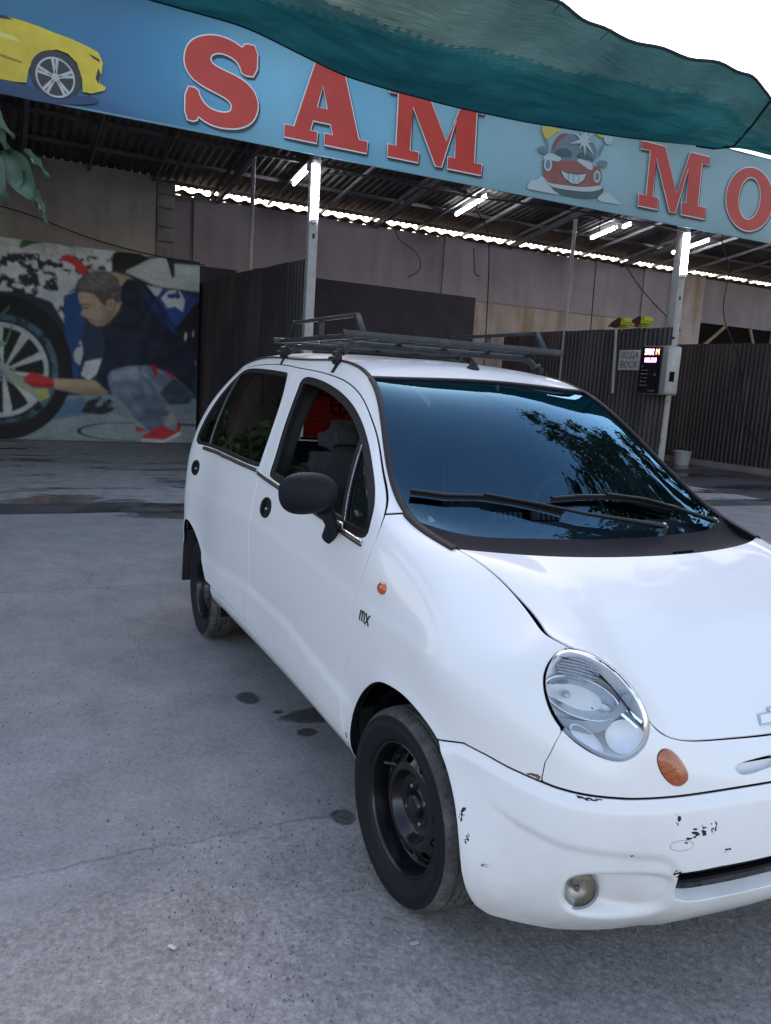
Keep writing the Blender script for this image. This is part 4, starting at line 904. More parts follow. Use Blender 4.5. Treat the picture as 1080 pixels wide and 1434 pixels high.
# ================================================================== ground
def ground_mat():
    m, t, b = new_mat('yard_concrete'); N = t.nodes; L = t.links
    tc = N.new('ShaderNodeTexCoord'); P = tc.outputs['Object']
    def noise(sc, det=8, ro=.6, dist=0.0):
        n = N.new('ShaderNodeTexNoise'); n.inputs['Scale'].default_value = sc; n.inputs['Detail'].default_value = det; n.inputs['Roughness'].default_value = ro; n.inputs['Distortion'].default_value = dist
        L.new(P, n.inputs['Vector']); return n.outputs['Fac']
    def mr(x, a, b_, c, d):
        r = N.new('ShaderNodeMapRange'); L.new(x, r.inputs['Value'])
        for k, v in zip(('From Min', 'From Max', 'To Min', 'To Max'), (a, b_, c, d)): r.inputs[k].default_value = v
        return r.outputs[0]
    def math_(op, a, b_):
        q = N.new('ShaderNodeMath'); q.operation = op
        for i, v in enumerate((a, b_)):
            if isinstance(v, (int, float)): q.inputs[i].default_value = v
            else: L.new(v, q.inputs[i])
        return q.outputs[0]
    big = mr(noise(.55, 5), .3, .7, .86, 1.14); mid = mr(noise(3.2, 10, .75), .28, .72, .72, 1.24); fine = mr(noise(70, 4, .7), .3, .7, .80, 1.20); gr = mr(noise(260, 2), .3, .7, .84, 1.16)
    v = math_('MULTIPLY', math_('MULTIPLY', big, mid), math_('MULTIPLY', fine, gr))
    sx = N.new('ShaderNodeSeparateXYZ'); L.new(P, sx.inputs[0])
    # cracks: edges of large distorted cells, thin and broken
    wv = N.new('ShaderNodeTexNoise'); wv.inputs['Scale'].default_value = 2.2; wv.inputs['Detail'].default_value = 6; L.new(P, wv.inputs['Vector'])
    ad = N.new('ShaderNodeVectorMath'); ad.operation = 'MULTIPLY_ADD'; L.new(wv.outputs['Color'], ad.inputs[0]); ad.inputs[1].default_value = (.55, .55, 0); L.new(P, ad.inputs[2])
    vo = N.new('ShaderNodeTexVoronoi'); vo.feature = 'DISTANCE_TO_EDGE'; vo.inputs['Scale'].default_value = .62; L.new(ad.outputs[0], vo.inputs['Vector'])
    crack = math_('MULTIPLY', mr(vo.outputs['Distance'], 0.0, .006, .34, 0.0), mr(noise(1.3, 4), .52, .66, 0, 1))
    v = math_('MULTIPLY', v, math_('SUBTRACT', 1.0, crack))
    wob = math_('MULTIPLY', math_('SUBTRACT', noise(5, 6), .5), .10); jx = math_('ADD', sx.outputs['X'], wob)
    def joint(x0, w, d): return mr(math_('ABSOLUTE', math_('SUBTRACT', jx, x0), 0), 0, w, d, 0)
    jn = math_('ADD', joint(-.455, .011, .42), math_('ADD', joint(-3.45, .012, .38), joint(2.55, .012, .4))); jn = math_('MULTIPLY', jn, mr(noise(7, 4), .30, .60, .25, 1)); v = math_('MULTIPLY', v, math_('SUBTRACT', 1.0, jn))
    pale = math_('MULTIPLY', mr(math_('ABSOLUTE', math_('SUBTRACT', jx, -.40), 0), .0, .09, .22, 0), mr(noise(2.1, 5), .4, .6, 0, 1)); v = math_('MULTIPLY', v, math_('ADD', 1.0, pale))
    pit = mr(noise(120, 2, .5), .66, .74, 0, .5); v = math_('MULTIPLY', v, math_('SUBTRACT', 1.0, pit))
    stones = mr(noise(95, 3, .6), .70, .80, 0, .7); v = math_('MULTIPLY', v, math_('ADD', 1.0, stones))
    near = mr(math_('ADD', sx.outputs['X'], math_('MULTIPLY', math_('SUBTRACT', noise(1.4, 5), .5), .8)), -.55, -.25, 0, 1)
    coarse = math_('MULTIPLY', mr(noise(38, 4, .75), .34, .66, .80, 1.18), mr(noise(95, 3, .7), .32, .68, .82, 1.18)); v = math_('MULTIPLY', v, math_('ADD', math_('MULTIPLY', math_('SUBTRACT', coarse, 1.0), near), 1.0))
    speck = mr(noise(34, 3, .6), .68, .76, 0, .35); v = math_('MULTIPLY', v, math_('SUBTRACT', 1.0, speck))
    def blob(cx, cy, rx, ry, soft=.18):
        a = math_('DIVIDE', math_('SUBTRACT', sx.outputs['X'], cx), rx); c = math_('DIVIDE', math_('SUBTRACT', sx.outputs['Y'], cy), ry)
        d = math_('SQRT', math_('ADD', math_('MULTIPLY', a, a), math_('MULTIPLY', c, c)), 0); d = math_('ADD', d, math_('MULTIPLY', math_('SUBTRACT', noise(9, 4), .5), .9))
        return mr(d, 1.0-soft, 1.0, 1, 0)
    wet = None
    for bl in ((-1.46, -.70, .075, .055), (-1.20, -.43, .085, .22), (-1.06, -.57, .040, .045), (-.43, -.68, .055, .045), (-1.28, -.62, .02, .02), (-6.1, .25, .32, .9)):
        w = blob(*bl); wet = w if wet is None else math_('MAXIMUM', wet, w)
    v = math_('MULTIPLY', v, mr(wet, 0, 1, 1, .38))
    # a rougher, browner older strip along the front of the yard
    c2 = N.new('ShaderNodeMix'); c2.data_type = 'RGBA'; L.new(math_('MAXIMUM', mr(noise(.8, 6), .45, .66, 0, .8), math_('MULTIPLY', near, .85)), c2.inputs['Factor']); c2.inputs['A'].default_value = (.262, .260, .257, 1); c2.inputs['B'].default_value = (.285, .262, .245, 1)
    mx = N.new('ShaderNodeVectorMath'); mx.operation = 'SCALE'; L.new(c2.outputs['Result'], mx.inputs[0]); L.new(v, mx.inputs['Scale']); L.new(mx.outputs[0], b.inputs['Base Color'])
    L.new(mr(wet, 0, 1, .88, .30), b.inputs['Roughness']); b.inputs['Specular IOR Level'].default_value = .35
    h = math_('ADD', math_('MULTIPLY', noise(48, 5, .7), .6), math_('ADD', math_('MULTIPLY', noise(4, 6), .8), math_('MULTIPLY', crack, -1.5)))
    bp = N.new('ShaderNodeBump'); bp.inputs['Strength'].default_value = .55; bp.inputs['Distance'].default_value = .012; L.new(h, bp.inputs['Height']); L.new(bp.outputs[0], b.inputs['Normal'])
    return m
def floor_mat(name, base, wetlo, wethi, wetk, rough=.75, stretch=(1, .3, 1), wr=.15):
    m, t, b = new_mat(name); N = t.nodes; L = t.links
    tc = N.new('ShaderNodeTexCoord'); mp = N.new('ShaderNodeMapping'); mp.inputs['Scale'].default_value = stretch; L.new(tc.outputs['Object'], mp.inputs['Vector'])
    n = N.new('ShaderNodeTexNoise'); n.inputs['Scale'].default_value = 1.1; n.inputs['Detail'].default_value = 8; n.inputs['Roughness'].default_value = .62; n.inputs['Distortion'].default_value = .6; L.new(mp.outputs[0], n.inputs['Vector'])
    r = N.new('ShaderNodeMapRange'); r.inputs['From Min'].default_value = wetlo; r.inputs['From Max'].default_value = wethi; L.new(n.outputs['Fac'], r.inputs['Value'])
    n2 = N.new('ShaderNodeTexNoise'); n2.inputs['Scale'].default_value = 6; n2.inputs['Detail'].default_value = 10; L.new(tc.outputs['Object'], n2.inputs['Vector'])
    r2 = N.new('ShaderNodeMapRange'); r2.inputs['From Min'].default_value = .3; r2.inputs['From Max'].default_value = .7; r2.inputs['To Min'].default_value = .75; r2.inputs['To Max'].default_value = 1.2; L.new(n2.outputs['Fac'], r2.inputs['Value'])
    mx = N.new('ShaderNodeMix'); mx.data_type = 'RGBA'; L.new(r.outputs[0], mx.inputs['Factor']); mx.inputs['A'].default_value = (*base, 1); mx.inputs['B'].default_value = (*[c*wetk for c in base], 1)
    sc = N.new('ShaderNodeVectorMath'); sc.operation = 'SCALE'; L.new(mx.outputs['Result'], sc.inputs[0]); L.new(r2.outputs[0], sc.inputs['Scale']); L.new(sc.outputs[0], b.inputs['Base Color'])
    rr = N.new('ShaderNodeMapRange'); rr.inputs['To Min'].default_value = rough; rr.inputs['To Max'].default_value = wr; L.new(r.outputs[0], rr.inputs['Value']); L.new(rr.outputs[0], b.inputs['Roughness'])
    bp = N.new('ShaderNodeBump'); bp.inputs['Strength'].default_value = .3; bp.inputs['Distance'].default_value = .01; L.new(n2.outputs['Fac'], bp.inputs['Height']); L.new(bp.outputs[0], b.inputs['Normal'])
    return m
def sheet(name, x0, x1, y0, y1, z, mat, kind='structure', wob=0.0, nx=1, ny=1):
    V, F = [], []
    for i in range(nx+1):
        for j in range(ny+1):
            x = x0+(x1-x0)*i/nx; y = y0+(y1-y0)*j/ny
            if wob and i in (0, nx): x += wob*(sin(y*1.7)+.6*sin(y*4.3+1)+.4*sin(y*11))
            V.append((x, y, z))
    for i in range(nx):
        for j in range(ny): F.append((i*(ny+1)+j, (i+1)*(ny+1)+j, (i+1)*(ny+1)+j+1, i*(ny+1)+j+1))
    o = raw(name, V, F, mat, smooth=False)
    if kind: o['kind'] = kind
    return o
sheet('ground', -500, 500, -500, 500, -.004, ground_mat())
M_bay = floor_mat('bay_floor', (.33, .32, .31), .53, .58, .36, stretch=(1.5, .42, 1))
sheet('bay_floor', -14.4, -6.75, -12, 9.0, .004, M_bay, wob=.02, nx=1, ny=140)
M_bay2 = floor_mat('wet_floor', (.085, .075, .085), .46, .58, .45, rough=.5, stretch=(1, .35, 1))
sheet('wet_bay_floor', -14.4, -6.75, 9.0, 30, .004, M_bay2)
M_drain = floor_mat('drain_strip', (.075, .07, .072), .45, .6, .5, rough=.8, stretch=(1, 1, 1), wr=.3)
sheet('drain_strip', -6.75, -6.22, -12, 30, .002, M_drain, wob=.018, nx=1, ny=420)

# ================================================================== the wash building
def wall_mat(name, c, stain, samt=.5, sc=.6):
    m, t, b = new_mat(name); N = t.nodes; L = t.links; tc = N.new('ShaderNodeTexCoord')
    n = N.new('ShaderNodeTexNoise'); n.inputs['Scale'].default_value = sc; n.inputs['Detail'].default_value = 9; n.inputs['Roughness'].default_value = .62; L.new(tc.outputs['Object'], n.inputs['Vector'])
    mp = N.new('ShaderNodeMapping'); mp.inputs['Scale'].default_value = (1, 2.2, .35); L.new(tc.outputs['Object'], mp.inputs['Vector'])
    n3 = N.new('ShaderNodeTexNoise'); n3.inputs['Scale'].default_value = 1.4; n3.inputs['Detail'].default_value = 7; L.new(mp.outputs[0], n3.inputs['Vector'])
    r = N.new('ShaderNodeMapRange'); r.inputs['From Min'].default_value = .47; r.inputs['From Max'].default_value = .68; r.inputs['To Max'].default_value = samt; L.new(n3.outputs['Fac'], r.inputs['Value'])
    r2 = N.new('ShaderNodeMapRange'); r2.inputs['From Min'].default_value = .3; r2.inputs['From Max'].default_value = .7; r2.inputs['To Min'].default_value = .78; r2.inputs['To Max'].default_value = 1.15; L.new(n.outputs['Fac'], r2.inputs['Value'])
    mx = N.new('ShaderNodeMix'); mx.data_type = 'RGBA'; L.new(r.outputs[0], mx.inputs['Factor']); mx.inputs['A'].default_value = (*c, 1); mx.inputs['B'].default_value = (*stain, 1)
    s = N.new('ShaderNodeVectorMath'); s.operation = 'SCALE'; L.new(mx.outputs['Result'], s.inputs[0]); L.new(r2.outputs[0], s.inputs['Scale']); L.new(s.outputs[0], b.inputs['Base Color'])
    b.inputs['Roughness'].default_value = .9
    n4 = N.new('ShaderNodeTexNoise'); n4.inputs['Scale'].default_value = 30; n4.inputs['Detail'].default_value = 6; L.new(tc.outputs['Object'], n4.inputs['Vector'])
    bp = N.new('ShaderNodeBump'); bp.inputs['Strength'].default_value = .4; bp.inputs['Distance'].default_value = .012; L.new(n4.outputs['Fac'], bp.inputs['Height']); L.new(bp.outputs[0], b.inputs['Normal'])
    return m
M_wallL = wall_mat('plaster_warm', (.36, .34, .325), (.25, .22, .20), .6)
M_wallR = wall_mat('plaster_pink', (.315, .285, .315), (.22, .185, .21), .5)
M_wallB = wall_mat('plaster_stained', (.42, .36, .35), (.27, .17, .09), .8, 1.2)
M_block = wall_mat('rough_block', (.26, .245, .25), (.13, .12, .125), .7, 3)
M_navy = pbr('navy_sheet', (.030, .027, .042), .8, var=.3, scale=2.5, bump=.2, bscale=6)
M_light = pbr('grey_painted_steel', (.36, .36, .365), .5, var=.12, scale=5, dirt=(.25, .20, .16), dscale=6, damt=.6)
M_greysteel = pbr('old_steel', (.12, .115, .12), .6, var=.3, scale=6, metal=.3)
M_angle = pbr('angle_steel', (.30, .29, .31), .45, var=.25, scale=4, metal=.5)
M_fence = wall_mat('fence_sheet', (.032, .027, .034), (.085, .066, .066), .85, 1.3); M_fence.node_tree.nodes['Principled BSDF'].inputs['Roughness'].default_value = .55
M_roofs = pbr('roof_sheet', (.10, .09, .085), .75, var=.35, scale=1.6, dirt=(.035, .03, .03), dscale=1.2, damt=.8)
M_wood = pbr('raw_timber', (.30, .20, .12), .8, var=.3, scale=14)
RZf = lambda x: 5.80+.146*(x+8.0)
# left wall, its end of rough blocks
wl = tag(MB().span((-14.25, -12, -.1), (-14.0, 1.0, RZf(-14.0)-.045)).build('back_wall', M_wallL), 'warm grey plastered back wall above the man washing a car poster', 'wall')
wb = tag(MB().span((-14.40, 1.0, -.1), (-14.06, 1.36, RZf(-14.1)-.10)).build('block_pier', M_block), 'narrow pier of rough grey blocks between the two plastered walls', 'wall')
z0 = 3.45
for k, h in enumerate((.30, .26, .33, .24, .20)):
    b = MB(); b.box((-14.035+.006*(k % 2), 1.18+.008*(k % 3), z0+h/2), (.05, .335-.012*(k % 2), h-.022), bev=.012); o = b.build('block', M_block, wb); z0 += h
wr = tag(MB().span((-14.55, 1.36, -.1), (-14.3, 26, RZf(-14.3)-.205)).build('back_wall', M_wallR), 'long pinkish grey back wall under the bright gap below the roof', 'wall')
for y0, y1 in ((7.25, 7.72), (13.05, 13.35), (1.75, 2.05)):
    MB().span((-14.3, y0, .0), (-14.24, y1, 4.72)).build('pilaster', M_wallR, wr)
MB().span((-14.298, 14.0, 0), (-14.16, 15.05, 4.70)).build('pier', M_wallB, wr)
b = MB(); b.span((-14.298, 2.06, 3.42), (-14.27, 7.24, 3.475)); b.span((-14.298, 7.73, 3.40), (-14.27, 13.04, 3.455)); b.build('ledge', M_wallR, wr)
b = MB(); b.span((-14.298, 7.73, 0), (-14.285, 13.04, 3.39)); b.build('stained_render', M_wallB, wr)
b = MB(); b.span((-14.290, 15.1, 2.2), (-14.28, 22, 3.55)); op = b.build('dark_opening', M_dark, wr)
for (ya, za, yb, zb) in ((15.25, 2.9, 16.1, 3.55), (17.0, 3.55, 17.5, 2.5), (17.9, 3.6, 17.85, 2.5)):
    d = Vector((0, yb-ya, zb-za)); b = MB(); b.box((-14.24, (ya+yb)/2, (za+zb)/2), (.05, .08, d.length), rot=Matrix.Rotation(-math.atan2(d.y, d.z), 3, 'X')); b.build('timber_brace', M_wood, op)
tag(MB().span((-14.23, 4.27, .6), (-14.205, 8.12, 3.46), bev=.004).build('dark_tarpaulin', M_navy), 'dark navy sheet covering the lower back wall behind the roof rack', 'tarpaulin')
nv = MB(); nv.span((-14.22, 1.40, .0), (-14.20, 2.6, 3.42)); tag(nv.build('dark_tarpaulin', M_navy), 'narrow dark sheet on the wall beside the poster edge', 'tarpaulin')

# roof of corrugated sheets on purlins and rafters
roof_t = thing('corrugated_roof', 'low corrugated roof on steel purlins over the wash bays', 'roof', (-11, 3, 5.3))
def under(o, t): o.parent = t; o.matrix_parent_inverse = Matrix.Translation(-t.location); return o
pitch, amp = .146, .026
def roof_sheet(x0, x1, y0, y1, dz):
    ny = int((y1-y0)/pitch*8); V, F = [], []
    for x in (x0, x1):
        for j in range(ny+1):
            y = y0+(y1-y0)*j/ny; V.append((x, y, RZf(x)+dz+amp*cos(2*pi*y/pitch)))
    for j in range(ny): F.append((j, j+1, ny+2+j, ny+1+j))
    n0 = len(V); V += [(x, y, z+.006) for x, y, z in V]; F += [tuple(n0+i for i in f[::-1]) for f in F]
    for j in range(ny): F += [(j+1, j, n0+j, n0+j+1), (ny+1+j, ny+2+j, n0+ny+2+j, n0+ny+1+j)]
    return under(raw('roof_sheet', V, F, M_roofs), roof_t)
yy = -9.9
while yy < 22:
    roof_sheet(-14.42, -11.6, yy, yy+1.17, 0); roof_sheet(-11.75, -9.35, yy, yy+1.17, .035)
    if yy < 8.0: roof_sheet(-9.5, -8.35, yy, yy+1.17, .07)
    yy += 1.022*1.0
for x in (-14.15, -13.2, -12.2, -11.2, -10.2, -9.42):
    under(MB().span((x-.025, -10, RZf(x)-.092), (x+.025, 22, RZf(x)-.030)).build('purlin', M_greysteel), roof_t)
k = 0
for y in np.arange(-8.0, 21, 1.12):
    L_ = math.hypot(6.6, 6.6*.146); b = MB(); r_ = Matrix.Rotation(-math.atan(.146), 3, 'Y')
    b.box((-11.85, y, RZf(-11.85)-.125), (4.9, .045, .055), rot=r_); under(b.build('rafter', M_angle if y > 3.2 else M_greysteel), roof_t)
for y in (-1.22, 2.2, 5.55, 8.95, 12.3):
    b = MB(); r_ = Matrix.Rotation(-math.atan(.146), 3, 'Y'); b.box((-11.6, y, RZf(-11.6)-.21), (5.4, .07, .11), rot=r_); under(b.build('main_rafter', M_greysteel), roof_t)
b = MB(); b.tube([(-8.95, -10, RZf(-8.95)-.36), (-8.95, 22, RZf(-8.95)-.36)], .03, n=8); under(b.build('front_rail', M_angle), roof_t)
for z in (4.36, 5.60):
    b = MB(); b.span((-8.80, -10, z-.02), (-8.76, 22, z+.02)); under(b.build('banner_rail', M_greysteel), roof_t)
# wavy sheet edge lying on the wall top: the bright gap shows above it
V, F = [], []; nE = 1100
for x in (-14.52, -14.08):
    for j in range(nE+1): y = 1.36+20*j/nE; V.append((x, y, RZf(-14.3)-.172+.024*cos(2*pi*y/.30)+.008*sin(y*1.3)))
F = [(j, j+1, nE+2+j, nE+1+j) for j in range(nE)]; n0 = len(V); V += [(x, y, z-.008) for x, y, z in V]; F += [tuple(n0+i for i in f[::-1]) for f in F]+[(nE+1+j, nE+2+j, n0+nE+2+j, n0+nE+1+j) for j in range(nE)]
under(raw('eaves_sheet', V, F, M_roofs), roof_t)
# posts
for i, y in enumerate((2.2, 9.10)):
    p = thing('steel_post', ('pale square steel post with a lamp tube, at the left fence end', 'pale square steel post behind the payment machine')[i], 'post', ((-8.90, -9.12)[i], y, 0), group='square posts along the bay fronts')
    MB().box((0, 0, 2.72), ((.125, .125, 5.44), (.17, .15, 5.44))[i], bev=.006).build('shaft', M_light, p); MB().box((0, 0, .01), (.22, .22, .02)).build('base_plate', M_light, p)
    MB().box((.066 if i == 0 else .088, 0, 3.30 if i == 0 else 3.2), (.012, .03, .06)).build('switch_box', M_trim, p)
for i, y in enumerate((2.2, 8.95)):
    tag(MB().tube([(-12, y+.04, 0), (-12, y+.04, RZf(-12)-.15)], .038, n=12).build('thin_post', M_light), ('thin round pole rising behind the left fence', 'thin round pole rising behind the right fence with the sign')[i], 'pole', 'thin poles between the bays')
# lamp tubes
M_tube = pbr('lamp_tube', (.9, .9, .9), .4, emit=(.93, .93, 1.0), es=17)
M_fix = pbr('lamp_holder', (.7, .7, .7), .5)
def tube_lamp(a, b_, label, cat='tube lamp', r=.028):
    a, b_ = Vector(a), Vector(b_); c = (a+b_)/2; d = (b_-a).normalized()
    t = thing('tube_lamp', label, cat, c, group='lit tube lamps of the wash bays')
    b = MB(); b.tube([a-c, b_-c], r, n=12); b.build('tube', M_tube, t)
    up = Vector((0, 0, 1)) if abs(d.z) < .8 else Vector((-1, 0, 0)); b = MB(); b.tube([a-c+up*(r+.016)-d*.02, b_-c+up*(r+.016)+d*.02], .018, n=6, flat=(1.6, .9)); b.tube([a-c-d*.03, a-c+d*.015], r+.004, n=12); b.tube([b_-c-d*.015, b_-c+d*.03], r+.004, n=12); b.build('holder', M_fix, t); return t
tube_lamp((-8.80, 2.16, 4.22), (-8.80, 2.18, 3.49), 'lit tube lamp upright on the left square post', r=.038)
tube_lamp((-9.00, 9.06, 4.29), (-9.00, 9.09, 3.58), 'lit tube lamp upright on the right square post', r=.052)
zl = lambda x: RZf(x)-.20
for (x0, x1, y, lb) in ((-12.98, -11.83, 6.75, 'lit ceiling tube lamp above the middle of the dark wall sheet'), (-12.98, -12.2, 10.22, 'lit ceiling tube lamp left of the right square post'),
                        (-12.10, -11.84, 10.33, 'short lit end of ceiling tube beside a longer one'), (-13.0, -11.91, 12.67, 'lit ceiling tube lamp crossing behind the right post'), (-12.88, -12.15, 3.25, 'lit ceiling tube lamp just left of the left post')):
    tube_lamp((x0, y, zl(x0)), (x1, y, zl(x1)), lb)
# corrugated fences between the bays
def fence(x0, x1, y, z0, z1, label, face=-1, pitch_=.115, amp_=.014, zfun=None):
    t = thing('corrugated_fence', label, 'fence', ((x0+x1)/2, y, 0), group='dark corrugated fences between the bays'); w = 1.15; x = x0; i = 0
    while x < x1-.01:
        xe = min(x+w, x1); n = max(4, int((xe-x)/pitch_*6)); V, F = [], []
        for zz in (0, 1):
            for j in range(n+1):
                xx = x+(xe-x)*j/n; q = ((xx/pitch_) % 1.0); prof = np.interp(q, [0, .12, .38, .5, .62, .88, 1], [0, 1, 1, .5, 0, 0, 0])
                zt = z1 if zfun is None else zfun(xx)
                V.append((xx-(x0+x1)/2, face*amp_*(1.7+.5*((i*7) % 3)/2)*prof+((i*5) % 4)*.004*face+.006*sin(xx*1.9+i), z0 if zz == 0 else zt+.012*(((i*3) % 4)-1.5)))
        for j in range(n): F.append((j, j+1, n+2+j, n+1+j))
        o = raw('fence_sheet', V, F, M_fence, t, smooth=False); x = xe; i += 1
    for zz in (.35, (z0+z1)/2, z1-.2): MB().span((-(x1-x0)/2, .012, zz-.02), ((x1-x0)/2, .05, zz+.02)).build('fence_rail', M_greysteel, t)
    MB().span((-(x1-x0)/2, -.05, 0), ((x1-x0)/2, .06, z0)).build('kerb', M_block, t)
    return t
fl_ = fence(-14.22, -8.96, 2.045, .10, 3.06, 'dark corrugated fence beside the poster of the man washing a wheel', zfun=lambda x: 3.04-.012*(x+9)); fl_.rotation_euler.z = .059
fence(-14.2, -8.96, 8.98, .10, 2.71, 'dark corrugated fence carrying the white sign and payment machine')
fence(-14.1, -6.9, 13.0, .14, 2.76, 'dark corrugated fence at the far right edge')

# ================================================================== printed poster of the man washing a car
def fbm(h, w, seed, base=6, octs=5, gain=.55):
    r = np.random.default_rng(seed); out = np.zeros((h, w)); a = 1.0; tot = 0
    for o in range(octs):
        n = base*2**o; g_ = r.random((n+2, n+2)); yi = np.linspace(0, n, h); xi = np.linspace(0, n, w); y0 = np.floor(yi).astype(int); x0 = np.floor(xi).astype(int)
        fy = (yi-y0)[:, None]; fx_ = (xi-x0)[None]; fy = fy*fy*(3-2*fy); fx_ = fx_*fx_*(3-2*fx_)
        A = g_[y0][:, x0]; B = g_[y0][:, x0+1]; C_ = g_[y0+1][:, x0]; D = g_[y0+1][:, x0+1]
        out += a*((A*(1-fx_)+B*fx_)*(1-fy)+(C_*(1-fx_)+D*fx_)*fy); tot += a; a *= gain
    return out/tot
PY0, PY1, PZ0, PZ1 = -2.25, 1.82, .02, 3.46
ny_, nz_ = 420, 285
Yg, Zg = np.meshgrid(np.linspace(PY0, PY1, ny_), np.linspace(PZ0, PZ1, nz_), indexing='ij')
X = (Yg+1.61)/3.43*1035; tq = (Zg-PZ0)/(PZ1-PZ0); Yp = (1-tq)*(1106+.012*X)+tq*(56+.115*X)      # design coordinates of the print
img = np.zeros(X.shape+(3,)); img[:] = (.035, .055, .10)
n1, n2, n3 = fbm(ny_, nz_, 1, 10, 6), fbm(ny_, nz_, 2, 30, 5), fbm(ny_, nz_, 3, 4, 4)
PP = np.stack([X.ravel(), Yp.ravel()], 1)
def dens(poly): P = np.asarray(poly, float); Q = np.roll(P, -1, 0); return np.stack([P, P*.72+Q*.28, P*.28+Q*.72], 1).reshape(-1, 2)
def ms(poly, soft=7.0, r=1): poly = dens(poly) if r else poly; return np.clip(.5-sdf(rounded(poly, r) if r else poly, PP).reshape(X.shape)/soft, 0, 1)
def paint(mask, c):
    global img; c = np.array(c); img = img*(1-mask[..., None])+c*mask[..., None]
foam = (.60, .64, .68)
def foamy(mask, th, sharp=.05, n=None): paint(mask*np.clip(((n1*.55+n2*.45 if n is None else n)-th)/sharp, 0, 1), foam)
paint(ms([(-700, 0), (1060, 0), (1060, 140), (560, 150), (-700, 130)]), (.50, .55, .54)); foamy(ms([(-700, 0), (1060, 0), (1060, 140), (-700, 140)]), .5)
paint(ms([(95, 105), (120, 55), (220, 60), (330, 80), (380, 115), (340, 100), (250, 75), (160, 90), (110, 112)]), (.05, .14, .08))
paint(ms([(-700, 125), (250, 140), (400, 180), (430, 300), (320, 470), (330, 800), (-700, 800)]), (.03, .04, .06))
foamy(ms([(-700, 120), (260, 140), (420, 100), (560, 130), (560, 220), (400, 320), (320, 500), (250, 380), (100, 330), (-700, 330)]), .440, .03, fbm(ny_, nz_, 8, 14, 5)*.5+fbm(ny_, nz_, 9, 40, 3)*.5)
paint(ms([(555, 140), (580, 122), (700, 130), (745, 155), (690, 200), (600, 222), (558, 215)]), (.012, .014, .018))
paint(ms([(620, 225), (760, 160), (840, 150), (890, 250), (1060, 290), (1060, 330), (800, 300)]), (.52, .56, .60)); foamy(ms([(400, 110), (560, 120), (560, 215), (470, 215)]), .47)
paint(ms([(885, 185), (1040, 195), (1040, 330), (900, 260)]), (.45, .55, .58)); paint(ms([(845, 145), (862, 148), (892, 250), (880, 262)]), (.02, .02, .03)); paint(ms([(868, 148), (885, 150), (895, 220), (890, 225)]), (.02, .02, .03))
paint(ms([(310, 350), (400, 320), (420, 480), (380, 800), (320, 620)]), (.03, .09, .26)); paint(ms([(720, 290), (900, 320), (1060, 380), (1060, 470), (900, 520)]), (.03, .08, .28)); foamy(ms([(720, 290), (830, 310), (800, 350), (730, 330)]), .40)
paint(ms([(820, 360), (860, 320), (920, 315), (955, 370), (945, 430), (900, 400), (860, 410)])*np.clip((n2-.38)/.06, 0, 1), foam)
paint(ms([(900, 520), (1040, 360), (1060, 760), (960, 620)]), (.014, .016, .022))
for q in ([(955, 570), (960, 530), (972, 545), (965, 580)], [(1000, 550), (1005, 522), (1012, 540), (1006, 560)], [(1000, 655), (1026, 690), (1026, 708), (1010, 690)]): paint(ms(q), foam)
# ground of the picture
paint(ms([(-700, 900), (300, 870), (560, 860), (1060, 880), (1060, 1160), (-700, 1160)]), (.22, .27, .30)); g2 = ms([(210, 1010), (240, 900), (420, 880), (430, 960), (300, 1000)]); paint(g2*(.3+.7*n2), (.06, .16, .34))
paint(ms([(400, 960), (430, 900), (500, 870), (560, 890), (600, 930), (520, 970)])*np.clip((n2-.3)/.1, 0, 1), (.02, .025, .03)); paint(ms([(220, 1000), (560, 960), (690, 1000), (1060, 960), (1060, 1110), (150, 1100)])*n1*.8, (.36, .40, .42))
# wheel
def disc(cx, cy, r, soft=5): return np.clip(.5-(np.hypot((X-cx)*1.04, Yp-cy)-r)/soft, 0, 1)
cx, cy = 15, 740
paint(disc(-15, 730, 385), (.012, .012, .016)); paint(disc(cx-10, cy, 300), (.02, .025, .032)); paint(disc(cx-12, cy, 292)*np.clip((n2-.35)/.2, 0, 1)*(1-disc(cx-14, cy, 262)), (.10, .17, .22))
paint(disc(cx-18, cy, 250), (.50, .56, .58)); paint(disc(cx-18, cy, 225), (.020, .024, .028))
th = np.arctan2(Yp-cy, X-cx); rr = np.hypot(X-cx, Yp-cy); sp = np.abs(((th/(2*pi/10)+.15) % 1)-.5); paint(disc(cx-18, cy, 232)*np.clip((.19+.10*(n2-.5)-sp*(.75+rr/600))/.03, 0, 1), (.56, .60, .59)); paint(disc(cx, cy, 60)*np.clip((n2-.35)/.1, 0, 1), (.42, .47, .45))
paint(ms([(60, 745), (120, 780), (230, 830), (240, 880), (190, 905), (130, 850), (40, 800)]), (.38, .42, .32)); paint(ms([(175, 850), (235, 835), (240, 875), (195, 905)]), (.45, .45, .14))
foamy(ms([(360, 650), (400, 570), (412, 640), (395, 710), (370, 690)]), .40); foamy(ms([(400, 760), (420, 690), (480, 675), (525, 670), (500, 740), (440, 790)]), .36)
